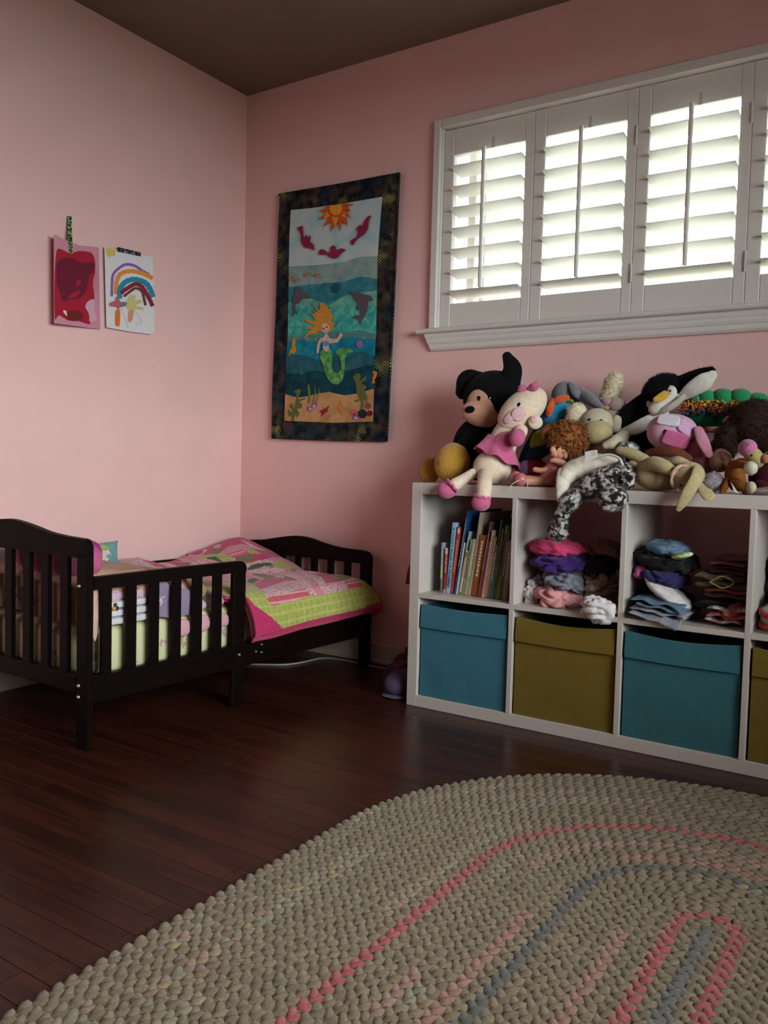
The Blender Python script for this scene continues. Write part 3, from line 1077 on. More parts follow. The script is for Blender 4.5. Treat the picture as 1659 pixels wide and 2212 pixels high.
for a, b_ in ((690, 320), (726, 302)):
    ppoly(mf, 'mermaid_eye', [z4(a + 9 * math.cos(q), b_ + 9 * math.sin(q)) for q in [i * math.pi / 4 for i in range(8)]], AY - .003, cloth('#1d1414'))
ppoly(mf, 'mermaid_mouth', [z4(704, 345), z4(724, 342), z4(714, 356)], AY - .003, cloth('#9a4a3a'))
tail = [(665, 575), (700, 570), (728, 590), (760, 555), (790, 600), (790, 680), (785, 760), (810, 820), (850, 835), (885, 800), (895, 740), (880, 660), (830, 600), (860, 560), (950, 545), (1050, 580), (970, 610), (940, 660), (932, 800), (912, 900), (870, 955), (820, 968), (760, 930), (715, 840), (680, 730), (650, 640)]
ppoly(wh, 'mermaid_tail', [z4(*p_) for p_ in tail], AY - .001, fabric('#3d7a4a', '#5d9a52', '#7fb86a', 'tail_fabric', 40))
# seabed life
og, ol = cloth('#d0702e'), cloth('#5f6232')
for q, m_ in (([(325, 470), (345, 430), (370, 460), (360, 520), (380, 550), (355, 610), (310, 605), (285, 635), (300, 580), (325, 540)], cloth('#cc8a2c')),
              ([(1255, 820), (1285, 815), (1310, 825), (1300, 880), (1280, 905), (1285, 940), (1258, 958), (1245, 940), (1262, 930), (1258, 890), (1272, 850)], og),
              ([(880, 1150), (900, 1165), (900, 1200), (890, 1250), (910, 1290), (905, 1320), (880, 1275), (852, 1240), (870, 1195)], og)):
    ppoly(wh, 'seahorse_applique', [z4(*p_) for p_ in q], AY, m_)
ppoly(wh, 'coral_applique', [z4(*p_) for p_ in [(640, 1275), (690, 1255), (680, 1220), (705, 1250), (740, 1220), (758, 1215), (735, 1260), (750, 1275), (715, 1290), (660, 1340), (670, 1300)]], AY, cloth('#82232c'))
for q in ([(315, 1390), (325, 1340), (290, 1330), (280, 1250), (320, 1290), (330, 1260), (295, 1215), (330, 1180), (345, 1250), (370, 1160), (380, 1080), (345, 1045), (400, 1020), (432, 1030), (410, 1090), (400, 1140), (470, 1120), (480, 1135), (405, 1170), (440, 1190), (435, 1240), (385, 1250), (410, 1300), (380, 1350), (360, 1300), (350, 1385)],
          [(1120, 1250), (1125, 1150), (1060, 1170), (1050, 1150), (1110, 1130), (1075, 1060), (1060, 940), (1030, 880), (1080, 840), (1120, 850), (1115, 920), (1180, 870), (1185, 910), (1130, 950), (1190, 990), (1160, 1040), (1195, 1100), (1190, 1180), (1155, 1130), (1150, 1250)]):
    ppoly(wh, 'seaweed_applique', [z4(*p_) for p_ in q], AY, ol)
for q in ([(505, 1180), (515, 1100), (505, 980), (520, 960), (540, 1060), (535, 1180)], [(560, 1170), (590, 1080), (585, 950), (600, 1060), (585, 1170)], [(600, 1170), (625, 1080), (645, 990), (640, 1060), (615, 1170)]):
    ppoly(wh, 'seagrass_applique', [z4(*p_) for p_ in q], AY, cloth('#6c7438'))
for a, b_, r_, cc in ((528, 1245, 34, '#9c5590'), (590, 1195, 36, '#9c5590'), (1058, 1340, 40, '#9c5590'), (1040, 1285, 38, '#c05f55'), (1140, 1305, 56, '#20232b'), (1225, 1300, 36, '#6a1a28'), (1110, 500, 45, '#9a6a9a'), (435, 825, 30, '#2c6a6c'), (1205, 1215, 40, '#8a4650')):
    ppoly(wh, 'shell_applique', [z4(a + r_ * math.cos(q) * (1 if i % 2 else .8), b_ + r_ * math.sin(q) * (1 if i % 2 else .85)) for i, q in enumerate([i * math.pi / 8 for i in range(16)])], AY - .0008, cloth(cc))
for a, b_ in ((535, 1245), (580, 1212), (1065, 1352)):
    ppoly(wh, 'shell_patch', [z4(a - 16, b_ + 12), z4(a, b_ - 12), z4(a + 16, b_ + 4), z4(a + 2, b_ + 16)], AY - .0022, cloth('#d8cfd4'))

# ================================================================== CHILDREN'S PAINTINGS
def z5(a, b):
    return (80 + a / 6.144, 450 + b / 6.144)


def paper(root, name, pts, p0, n, off, m, th=.0003):
    if name.startswith('paint_') and len(pts) < 20:
        pts = smooth_closed(pts, 4)
    P = [onp(u, v, Vector(p0) + n * off, n) for u, v in pts]
    return MB().add(prism(P, n * th)).build(name, m, root, smooth=False)


# red painting: hangs off the wall on its left side
r1, l1 = Vector((.006, -.79, 1.45)), Vector((.036, -.985, 1.45))
n1_ = Vector((0, 0, 1)).cross((r1 - l1)).normalized()
if n1_.x < 0:
    n1_ = -n1_
t = thing('painting', 'red and pink child painting taped to the pink wall', 'painting', (.02, -.89, 1.31))
PR = lambda nm, q, off, cc: paper(t, nm, [z5(*p_) for p_ in q], r1, n1_, off, paint(cc, .8))
PR('paper', [(222, 340), (420, 440), (560, 490), (820, 518), (828, 1000), (840, 1605), (700, 1590), (225, 1525), (222, 900)], 0, '#c98a9a')
PR('paint_red', [(260, 560), (330, 545), (440, 600), (560, 565), (720, 590), (770, 700), (770, 860), (740, 1000), (760, 1200), (650, 1260), (690, 1420), (700, 1540), (560, 1500), (420, 1490), (290, 1420), (235, 1460), (232, 900)], .0004, '#a61e33')
PR('paint_plum', [(262, 740), (330, 670), (470, 655), (580, 720), (700, 720), (770, 740), (740, 860), (695, 880), (680, 1010), (640, 1110), (560, 1200), (450, 1210), (340, 1230), (310, 1130), (265, 1010)], .0008, '#6e1b33')
PR('paint_red', [(530, 970), (580, 950), (575, 1000), (520, 1040)], .0012, '#ae2238')
PR('paint_red', [(405, 1190), (480, 1120), (560, 1095), (570, 1120), (500, 1180)], .0012, '#ae2238')
PR('paint_brown', [(395, 1400), (430, 1360), (520, 1350), (600, 1390), (615, 1440), (560, 1480), (480, 1495), (410, 1470)], .0008, '#6e2320')
PR('paint_white', [(345, 1360), (385, 1360), (400, 1430), (365, 1400)], .0012, '#d9c9cf')
PR('paint_white', [(640, 1310), (670, 1240), (730, 1205), (765, 1230), (760, 1330), (790, 1480), (700, 1500), (690, 1400)], .0008, '#cda3b2')
PR('paint_pink', [(775, 850), (815, 830), (822, 1090), (760, 1080), (745, 960)], .0008, '#bf8096')
holo = mat('holographic_tape', '#23272c', .25, 'spots', scale=160.0, interp='CONSTANT', metal=.1, stops=[(0, '#1b1f24'), (.48, '#2f5f78'), (.54, '#8cb82a'), (.60, '#d9e86a')])
holo2 = mat('holographic_tape_dark', '#23272c', .25, 'spots', scale=160.0, interp='CONSTANT', metal=.1, stops=[(0, '#1f2022'), (.5, '#35485a'), (.56, '#8c3a44'), (.61, '#9fc3d8')])
tp = MB().add(prism([onp(*z5(*q), Vector((.0365, -.9, 1.6)) if q[1] > 520 else Vector((.004, 0, 0)), Vector((1, 0, 0))) for q in ()] or [atx(*z5(400, 105), .003), atx(*z5(458, 108), .003), onp(*z5(468, 470), r1 + n1_ * .002, n1_), onp(*z5(473, 600), r1 + n1_ * .002, n1_), onp(*z5(430, 598), r1 + n1_ * .002, n1_), onp(*z5(415, 445), r1 + n1_ * .002, n1_)], (.0006, 0, 0))).build('tape_strip', holo, smooth=False)
tag(tp, 'long glittering strip of holographic tape holding up the red painting', 'tape')

r2, l2 = Vector((.012, -.53, 1.47)), Vector((.016, -.775, 1.47))
n2_ = Vector((0, 0, 1)).cross((r2 - l2)).normalized()
if n2_.x < 0:
    n2_ = -n2_
t = thing('painting', 'white paper with child rainbow painting taped to the pink wall', 'painting', (.012, -.65, 1.32))
PR = lambda nm, q, off, cc: paper(t, nm, [z5(*p_) for p_ in q], r2, n2_, off, paint(cc, .8))
PR('paper', [(893, 508), (1060, 545), (1300, 600), (1535, 645), (1545, 1000), (1560, 1610), (1545, 1655), (1510, 1672), (1250, 1640), (920, 1580), (905, 1000)], 0, '#d9d2d6')


def arcband(nm, path, w, off, cc, root=None):
    P = catmull([(a, b_, 0) for a, b_ in path], 4)
    L, Rr = [], []
    for i, p_ in enumerate(P):
        d = (P[min(i + 1, len(P) - 1)] - P[max(i - 1, 0)]).normalized()
        ww = w * (.85 + .3 * abs(math.sin(i * 1.7)))
        L.append((p_.x - d.y * ww / 2, p_.y + d.x * ww / 2))
        Rr.append((p_.x + d.y * ww / 2, p_.y - d.x * ww / 2))
    PR(nm, L + Rr[::-1], off, cc)


arcband('paint_purple', [(990, 1170), (995, 1000), (1010, 880), (1080, 800), (1180, 745), (1300, 765), (1400, 830), (1490, 880)], 34, .0004, '#8a5aa6')
arcband('paint_orange', [(1040, 1140), (1060, 960), (1110, 870), (1220, 835), (1340, 845), (1450, 885), (1535, 930)], 55, .0006, '#d98a3c')
arcband('paint_blue', [(1095, 1200), (1100, 1080), (1160, 990), (1260, 945), (1370, 960), (1450, 1000), (1505, 1080), (1540, 1180)], 68, .0008, '#2f86a0')
arcband('paint_maroon', [(1110, 1130), (1200, 1060), (1310, 1005), (1400, 1050), (1450, 1130), (1500, 1220), (1535, 1300)], 52, .0010, '#83283a')
arcband('paint_brown', [(1150, 1170), (1240, 1100), (1310, 1060), (1390, 1100), (1420, 1200), (1440, 1290)], 34, .0012, '#6b3a34')
PR('paint_yellow', [(912, 560), (930, 515), (985, 530), (1045, 560), (1035, 610), (1030, 640), (985, 625), (965, 660), (930, 620)], .0006, '#cfb85a')
PR('paint_rose', [(955, 1260), (1030, 1225), (1040, 1180), (1080, 1180), (1110, 1240), (1185, 1245), (1180, 1295), (1110, 1310), (1080, 1340), (1040, 1310), (970, 1300)], .0014, '#b2606a')
PR('paint_slate', [(1120, 1250), (1190, 1245), (1180, 1295), (1110, 1310)], .0017, '#6f7280')
PR('paint_orange', [(1045, 1350), (1090, 1340), (1105, 1380), (1095, 1560), (1040, 1550), (1035, 1430)], .0016, '#d4722a')
PR('paint_yellow', [(1185, 1260), (1230, 1150), (1310, 1160), (1300, 1220), (1370, 1210), (1390, 1250), (1310, 1290), (1415, 1320), (1400, 1350), (1290, 1335), (1230, 1360), (1190, 1320)], .0016, '#c8b77c')
PR('paint_orange', [(1215, 1360), (1280, 1345), (1275, 1440), (1260, 1490), (1230, 1515), (1205, 1480)], .0018, '#cf9068')
for q in ([(1110, 1320), (1150, 1410), (1180, 1490), (1210, 1590)], [(1290, 1340), (1350, 1440), (1385, 1500), (1370, 1530), (1310, 1530), (1330, 1560)]):
    MB().add(tube([onp(*z5(*p_), r2 + n2_ * .0008, n2_) for p_ in q], [.0005] * len(q), 5, 3)).build('pencil_line', paint('#5b545c'), t)
tp = MB().add(prism([onp(*z5(*q), r2 + n2_ * .003, n2_) for q in ((1063, 512), (1375, 585), (1378, 640), (1070, 572))], n2_ * .0006)).build('tape_strip', holo2, smooth=False)
tag(tp, 'short dark glittering strip of tape across the top of the rainbow painting', 'tape')

# ================================================================== BEDDING
sheet_m = mat('fitted_sheet', '#cbc59a', .92, 'prints', scale=15.0, size=.30, warp=.06, stops=['#cbc59a', '#a596a4', '#ab9876', '#cbc59a', '#939fa8', '#b08f9c'], bump=.25, bscale=300.0)


def rbox(u0, u1, v0, v1, z0, z1, sup=.25, nu=40, nv=20, amp=.0, seed=0, freq=8, M=BM):
    c = ((u0 + u1) / 2, (v0 + v1) / 2, (z0 + z1) / 2)
    ax = (Vector(((u1 - u0) / 2, 0, 0)), Vector((0, 0, (z1 - z0) / 2)), Vector((0, (v1 - v0) / 2, 0)))
    off = Vector((seed * 7.3, seed * 3.1, seed))

    def fn(p, n):
        return M @ (p + n * amp * noise.noise(p * freq + off))
    return ell(c, ax, nu, nv, sup, fn)


mt = MB().add(rbox(-BW + .028, -.042, .026, BL - .006, .184, .337, .22, 64, 24, .006, 2, 5)).build('mattress', sheet_m)
tag(mt, 'crib mattress in a pale yellow green fitted sheet with animal prints', 'mattress')

peach = mat('peach_comforter', '#c9a08c', .95, 'prints', scale=20.0, size=.36, warp=.06, stops=['#c9a08c', '#8fb0aa', '#c98d78', '#a86f5c', '#8d7690', '#c9b0a4'], bump=.4, bscale=300.0)


def surf(nu, nv, top, th, name, m, parent=None):
    """cloth sheet: top(s,t)->Vector, thickness th downwards"""
    a = grid(nu, nv, top)
    b_ = grid(nu, nv, lambda s, t_: Vector(top(s, t_)) - Vector((0, 0, th)))
    w = nu + 1
    k = len(a[0])
    vs = list(a[0]) + list(b_[0])
    fs = list(a[1]) + [tuple(i + k for i in f[::-1]) for f in b_[1]]
    for i in range(nu):
        fs.append((i, i + k, i + 1 + k, i + 1))
        j = nv * w + i
        fs.append((j, j + 1, j + 1 + k, j + k))
    for j in range(nv):
        q = j * w
        fs.append((q, q + w, q + w + k, q + k))
        q = j * w + nu
        fs.append((q, q + k, q + w + k, q + w))
    return MB().add((vs, fs)).build(name, m, parent)


# white and lavender folded blankets under the comforter
def folded(root, name, u0, u1, v0, v1, z0, n, th, m, seed=0):
    m_ = MB()
    for i in range(n):
        j = random.Random(seed * 10 + i)
        m_.add(rbox(u0 + j.uniform(0, .01), u1 - j.uniform(0, .008), v0 + j.uniform(-.004, .004), v1 + j.uniform(-.006, .006), z0 + i * th * .93, z0 + i * th * .93 + th, .35, 36, 12, .005, seed + i, 12))
    return m_.build(name, m, root)


t = thing('blanket', 'white folded blanket with embroidered bee on the mattress', 'blanket', bed(-.15, .17, .337))
folded(t, 'fold', -.34, -.026, .072, .262, .334, 3, .026, cloth('#cdc6cb'), 1)
c = bed(-.031, .112, .386)
MB().add(ell(c, (ey * .008, Vector((0, 0, .006)), ex * .003), 12, 8)).build('bee_body', cloth('#c08a2e'), t)
MB().add(ell(c + ey * .010, (ey * .007, Vector((0, 0, .007)), ex * .003), 12, 8)).build('bee_wing', cloth('#3a2c52'), t)
MB().add(ell(c + ey * .004 + Vector((0, 0, .011)), (ey * .006, Vector((0, 0, .006)), ex * .003), 12, 8)).build('bee_head', cloth('#4a3a28'), t)
t = thing('blanket', 'lavender pink folded blanket on top of the white folded blanket', 'blanket', bed(-.15, .18, .41))
folded(t, 'fold', -.36, -.034, .07, .268, .405, 1, .030, cloth('#c7a3b4'), 4)


def com(s, t_):
    # s across from wall to room side, t along from the headboard
    u = -.70 + .655 * s
    v = .03 + .44 * t_
    z = .472 + .018 * math.sin(3.1 * t_ + 1) + .012 * noise.noise(Vector((u * 9, v * 9, 3)))
    edge = max(0, s - .86) / .14
    z -= .045 * edge ** 2
    e2 = max(0, .16 - t_) / .16
    z -= .03 * e2 ** 2
    e3 = max(0, t_ - .8) / .2
    z -= .055 * e3 ** 2
    return bed(u, v, z)


t = thing('comforter', 'thick peach patterned comforter heaped behind the slatted headboard', 'comforter', bed(-.37, .2, .34))
surf(40, 28, com, .036, 'top_layer', peach, t)
MB().add(rbox(-.70, -.36, .03, .40, .338, .44, .3, 40, 16, .012, 5, 9)).add(rbox(-.36, -.04, .028, .068, .338, .44, .4, 30, 14, .008, 8, 9)).build('folded_layers', peach, t)
dr = []
m_ = MB().add(grid(8, 14, lambda s, q: bed(-.030 + .006 * math.sin(q * 3), .012 + (.052 * (1 - .55 * q ** 2)) * s + .012 * q, .452 - .152 * q * (1 - .25 * (1 - s)))))
m_.add(grid(8, 14, lambda s, q: bed(-.036 + .006 * math.sin(q * 3), .012 + (.052 * (1 - .55 * q ** 2)) * s + .012 * q, .452 - .152 * q * (1 - .25 * (1 - s)))))
m_.build('hanging_corner', mat('peach_lining', '#c79d90', .95, 'fabric', bump=.3), t)

lav = mat('lavender_quilt', '#8b7690', .95, 'prints', scale=26.0, size=.38, warp=.04, stops=['#8b7690', '#8b7690', '#6fa7a4', '#a67867', '#c3b6c4', '#755a86'], bump=.5, bscale=250.0)


def lavf(s, q):
    v = .262 + .125 * s + .02 * q * (s - .2)
    if q < .5:
        k = q / .5
        return bed(-.42 + .39 * k, v, .47 - .05 * s - .012 * k ** 3 + .006 * noise.noise(Vector((k * 6, s * 5, 1))))
    k = (q - .5) / .5
    return bed(-.03 + .005 * math.sin(k * 3 + s * 7), v, .458 - .05 * s * (1 - k) - .115 * k - .01 * s * k + .004 * math.sin(s * 9))


t = thing('quilt', 'small lavender quilt with teal leaf prints hanging behind the guard rail slats', 'quilt', bed(-.2, .33, .34))
surf(20, 36, lavf, .006, 'quilt_cloth', lav, t)
folded(t, 'folded_layers', -.40, -.05, .27, .37, .338, 3, .028, lav, 6)

# pink, yellow and lilac soft blanket in bulging folds
t = thing('baby_blanket', 'pink and yellow dotted baby blanket bunched in soft folds on the mattress', 'blanket', bed(-.12, .47, .337))
pkd = mat('pink_dotted', '#cf97a0', .95, 'prints', scale=70.0, size=.28, warp=.004, stops=['#cf97a0', '#a8667c', '#cf97a0'], bump=.3)
for v, wv, zt in ((.452, .036, .380), (.536, .036, .392), (.372, .030, .392)):
    for nm, za, zb, m1 in (('pink_fold', .268, .322, pkd), ('yellow_fold', .306, .345, cloth('#cfc79a')), ('lilac_fold', .328, zt, cloth('#c3adb8'))):
        if nm != 'pink_fold' and v < .4:
            continue
        MB().add(rbox(-.042 if nm == 'pink_fold' else -.24, -.0215 - (0 if nm == 'pink_fold' else .004), v - wv, v + wv, za, zb, .85, 30, 14, .006, v * 9, 34)).build(nm, m1, t)
MB().add(tube([bed(-.033, .345, .30), bed(-.031, .375, .285), bed(-.031, .402, .30), bed(-.034, .408, .33)], [.008, .009, .009, .006], 12, 4)).build('rolled_hem', cloth('#c5a3a3'), t)
tb = thing('plush_bear', 'small tan plush bear tucked behind the guard rail under the patchwork quilt', 'plush toy', bed(-.10, .46, .42))
tbm = plush('#b08a5c')
bb = MB().add(rbox(-.15, -.035, .415, .50, .372, .425, .9, 24, 14, .003, 3, 30)).build('head', tbm, tb)
fur(bb, 1500, .007, .0012, tbm, tb, 5)
for dv in (-.03, .03):
    MB().add(ell(bed(-.09, .455 + dv, .427), (ey * .014, Vector((0, 0, .013)), ex * .008), 14, 8)).build('ear', tbm, tb)

# pillows at the head end
pk = thing('pillow', 'pink pillow with magenta end propped against the headboard', 'pillow', bed(-.3, .10, .46))
MB().add(ell(bed(-.27, .085, .520), (ex * .19, Vector((0, 0, .052)), ey * .05), 30, 16, .6)).build('cushion', cloth('#b8587f'), pk)
c = atx(206, 1208, .42)
pm_ = thing('pillow', 'bright magenta pillow leaning beside the teal pillow', 'pillow', (c.x, c.y, .44))
MB().add(ell(atx(161, 1206, .40), (Vector((.03, .085, 0)), Vector((0, .0, .062)), Vector((.03, -.02, 0))), 30, 16, .7)).build('cushion', cloth('#a32a78'), pm_)
wp = MB().add(ell(bed(-.60, .16, .50), (ex * .10, Vector((0, 0, .04)), ey * .09), 26, 14, .6)).build('pillow', cloth('#c9bfc4'))
tag(wp, 'white pillow at the wall end of the headboard', 'pillow')
# teal pillow with a yellow and cream blossom print
tq = [(212, 1177), (252, 1170), (254, 1200), (257, 1222), (200, 1226)]
tx = .115
t = thing('pillow', 'teal pillow with yellow and cream print leaning on the pink wall', 'pillow', atx(225, 1226, tx))


def pil(u, v, o):
    return atx(u, v, tx + o)


m_ = MB()
NX = 20


def pf(sg):
    def f(s, q):
        u = 172 + (254 - 172) * s + 4 * q
        v = 1180 - 12 * s + q * 62
        sc2 = 1 - .06 * math.sin(math.pi * q)
        bul = (math.sin(math.pi * min(max(s, 0), 1)) * math.sin(math.pi * q)) ** .5
        P_ = atx(214 + (u - 214) * sc2, v, tx)
        return P_ + Vector((sg * .028 * bul, 0, 0))
    return f


m_.add(grid(NX, NX, pf(1))).add(grid(NX, NX, pf(-1)))
m_.build('cushion', cloth('#6f9a9c', var=.12), t)


def blot(nm, q, d, cc):
    P = []
    for u, v in q:
        s = (u - 172) / 82
        w = (v - 1180 + 12 * s) / 62
        bul = (max(math.sin(math.pi * min(max(s, .03), .97)), .05) * max(math.sin(math.pi * min(max(w, .03), .97)), .05)) ** .5
        P.append(atx(u, v, tx + .028 * bul + d))
    MB().add(prism(P, (.0008, 0, 0))).build(nm, cloth(cc), t, smooth=False)


z6 = lambda a, b_: (a / 6.144, 1150 + b_ / 6.144)
blot('yellow_print', [z6(*q) for q in ((1270, 200), (1350, 165), (1430, 190), (1490, 260), (1490, 330), (1460, 390), (1530, 445), (1480, 447), (1380, 400), (1300, 380), (1280, 280))], .002, '#b9ac3c')
blot('cream_print', [z6(*q) for q in ((1325, 260), (1360, 232), (1400, 240), (1440, 228), (1475, 290), (1470, 340), (1420, 380), (1370, 370), (1325, 330))], .004, '#cfc9b2')

# ---- patchwork quilt over the foot half
PQ = thing('patchwork_quilt', 'pink and lime patchwork quilt folded over the foot of the bed', 'quilt', bed(-.36, .98, .337))


def qsurf(s, q):
    """s 0..1 from wall to hanging hem, q 0..1 along bed from guard post to the footboard"""
    v = .545 + .775 * q
    if s < .80:
        k = s / .80
        u = -.715 + .70 * k
        z = .372 + .004 * math.sin(q * 9)
        # heap rising towards the corner at the footboard
        d = math.hypot((u + .72) / .40, (v - 1.30) / .52)
        z += .112 * max(0, 1 - d) ** .85
        d2 = math.hypot((u + .66) / .20, (v - .70) / .22)
        z += .055 * max(0, 1 - d2) ** 1.1
        z += .020 * math.exp(-((v - .60) / .12) ** 2) * (1 - k * .3)
        z += .006 * noise.noise(Vector((u * 11, v * 11, 2)))
        z -= .012 * max(0, (k - .85) / .15) ** 2
        z -= .03 * max(0, (q - .86) / .14) ** 2 * k
        v += .04 * max(0, (k - .6) / .4) * q ** 3
        return bed(u, v, z)
    k = (s - .80) / .20
    z0 = .360 - .03 * max(0, (q - .86) / .14) ** 2 + .020 * math.exp(-((v - .60) / .12) ** 2) * .7
    hang = .130 - .035 * q
    v += .04 * q ** 3 * (1 + .3 * k)
    if v < .66:
        v = v + (.625 - .545) * max(0, (.66 - v) / .115) * 1.0
    u = -.015 + .050 * math.sin(k * math.pi * .5) + .012 * math.sin(q * 8 + 1) * k
    return bed(u, v, z0 - hang * k ** 1.25)


QP = {'h': '#b8315f', 'p': '#cf7f92', 'w': '#cfa9ae', 'g': '#a3a552', 'o': '#6b6a3c', 'd': '#2f4a2c', 'r': '#c25a66', 's': '#d99aa0'}


def pix(P):
    d = P - CAM
    z = d.dot(CF)
    return (IW / 2 + FPX * d.dot(CR) / z, IH / 2 - FPX * d.dot(CU) / z)


def zq(a, b):
    return (390 + a / 3.770, 1150 + b / 3.770)


QPATCH = [(c_, [zq(*p_) for p_ in pp]) for c_, pp in (
    ('h', [(540, 520), (600, 590), (740, 690), (835, 785), (1300, 690), (1605, 570), (1600, 610), (1100, 800), (560, 905)]),
    ('g', [(545, 450), (545, 410), (620, 440), (660, 480), (700, 540), (740, 600), (800, 592), (1060, 525), (1240, 492), (1380, 470), (1490, 440), (1605, 560), (1605, 575), (1300, 690), (1000, 755), (835, 782), (740, 690), (600, 590), (540, 515)]),
    ('r', [(700, 535), (1020, 452), (1060, 522), (740, 600)]), ('w', [(655, 465), (840, 400), (980, 385), (1020, 450), (700, 530)]),
    ('w', [(560, 330), (680, 275), (800, 290), (960, 340), (1060, 420), (1125, 520), (1075, 525), (1020, 450), (940, 380), (820, 345), (700, 330)]),
    ('p', [(660, 330), (720, 295), (850, 290), (980, 335), (1100, 410), (1185, 500), (1120, 515), (1040, 430), (920, 360), (780, 330)]),
    ('w', [(920, 300), (1060, 320), (1160, 390), (1240, 490), (1185, 505), (1100, 405), (1000, 335)]),
    ('h', [(1140, 355), (1225, 350), (1310, 400), (1185, 412)]), ('o', [(1230, 350), (1320, 345), (1400, 365), (1360, 385), (1310, 398)]),
    ('w', [(1190, 415), (1335, 395), (1370, 470), (1240, 490)]), ('r', [(1335, 395), (1450, 385), (1490, 440), (1375, 468)]),
    ('h', [(600, 425), (650, 390), (740, 365), (930, 380), (840, 400), (650, 465)]), ('o', [(580, 345), (620, 330), (780, 355), (700, 380)]),
    ('d', [(545, 385), (600, 370), (640, 385), (590, 420), (545, 405)]), ('d', [(545, 285), (620, 255), (720, 245), (770, 265), (680, 270), (600, 300), (548, 310)]),
    ('w', [(545, 250), (700, 215), (760, 235), (790, 270), (720, 245), (560, 270)]),
    ('h', [(580, 180), (640, 175), (720, 210), (640, 235), (600, 225)]), ('o', [(440, 210), (560, 180), (620, 225), (560, 240), (450, 235)]),
    ('r', [(380, 175), (500, 140), (560, 170), (430, 205)]), ('g', [(520, 140), (590, 135), (660, 175), (570, 175)]),
    ('g', [(130, 210), (190, 180), (390, 175), (450, 240), (350, 245), (290, 195), (200, 210)]), ('d', [(200, 210), (290, 195), (360, 240), (300, 235)]),
    ('w', [(60, 270), (130, 230), (220, 212), (300, 240), (340, 250)]), ('h', [(215, 245), (250, 235), (290, 245)]),
    ('o', [(245, 175), (280, 135), (350, 132), (310, 175)]), ('h', [(180, 180), (240, 130), (280, 135), (245, 178)]),
    ('p', [(310, 175), (380, 120), (500, 90), (590, 130), (520, 140), (390, 172)]), ('w', [(250, 125), (300, 100), (345, 100), (300, 130)]),
    ('h', [(280, 100), (400, 50), (470, 50), (570, 115), (500, 90), (390, 115), (345, 130)]),
    ('p', [(190, 355), (430, 325), (430, 400), (190, 395)]), ('g', [(20, 370), (190, 355), (190, 400), (430, 420), (430, 470), (100, 395)]))]


def inside(p, poly):
    r_ = False
    n = len(poly)
    for i in range(n):
        (x0, y0), (x1, y1) = poly[i], poly[(i + 1) % n]
        if (y0 > p[1]) != (y1 > p[1]) and p[0] < (x1 - x0) * (p[1] - y0) / (y1 - y0) + x0:
            r_ = not r_
    return r_


def qcol(s, q, rn):
    P_ = pix(qsurf(s, q))
    for c_, pp in QPATCH:
        if inside(P_, pp):
            if c_ == 'w' and rn.random() < .2:
                return QP['r']
            if c_ == 'r':
                return QP['r'] if int(s * 70) % 3 else QP['s']
            if c_ == 'g' and (int(s * 130) % 6 == 0 or int(q * 160) % 6 == 0):
                return '#b3b56a'
            return QP[c_]
    return qcol0(s, q, rn)


def qcol0(s, q, rn):
    if s > .985 or q < .012 or q > .99:
        return QP['h']
    if s > .915:
        return QP['h'] if q < .30 - (s - .915) * .9 else QP['g'] if s < .965 else QP['h']
    if q < .10 + .12 * max(0, s - .7) / .2:
        return QP['g']
    if s > .79:
        return QP['g']
    # log cabin blocks
    bx_, by_ = s / .79 * 3.0, (q - .1) / .9 * 3.0
    i, j = int(bx_), int(by_)
    a, b_ = bx_ - i, by_ - j
    pal = ['hpwogs', 'pwhrdg', 'whpsor', 'gpohws', 'rwphdo'][(i * 2 + j * 3) % 5]
    e = min(a, b_, 1 - a, 1 - b_)
    if j == 1 and abs(a - .5) < 1 and abs(b_ - .5) < .16:
        return QP['p'] if abs(b_ - .5) < .08 else ('#d8b4ba' if (int(s * 160) + int(q * 160)) % 2 else QP['r'])
    if e > .34:
        k = pal[0]
    elif e > .17:
        k = pal[1 + (0 if a < b_ else 1)]
    else:
        k = pal[3 + (0 if a + b_ < 1 else 1)] if (i + j) % 2 else pal[2]
    c_ = QP[k]
    if k in 'ws' and rn.random() < .14:
        return QP['r']
    if k == 'r' and int(q * 120) % 3 == 0:
        return QP['s']
    return c_


NU, NV = 150, 170
a = grid(NU, NV, lambda s, q: qsurf(s, q))
b_ = grid(NU, NV, lambda s, q: qsurf(s, q) - Vector((0, 0, .008)) - ex * (.006 if s > .8 else 0))
rn = random.Random(5)
m_ = MB()
m_.v = list(a[0]) + list(b_[0])
k0 = len(a[0])
for idx, f in enumerate(a[1]):
    i, j = idx % NU, idx // NU
    m_.f.append(f)
    m_.c.append(lin(qcol((i + .5) / NU, (j + .5) / NV, rn)))
for f in b_[1]:
    m_.f.append(tuple(x + k0 for x in f[::-1]))
    m_.c.append(lin(QP['h']))
w_ = NU + 1
for i in range(NU):
    m_.f.append((i, i + k0, i + 1 + k0, i + 1))
    m_.c.append(lin(QP['h']))
    q = NV * w_ + i
    m_.f.append((q, q + 1, q + 1 + k0, q + k0))
    m_.c.append(lin(QP['h']))
for j in range(NV):
    for q, fl_ in ((j * w_, 0), (j * w_ + NU, 1)):
        m_.f.append((q, q + w_, q + w_ + k0, q + k0))
        m_.c.append(lin(QP['h']))
m_.build('quilt_top', ATTR_CLOTH(), PQ)
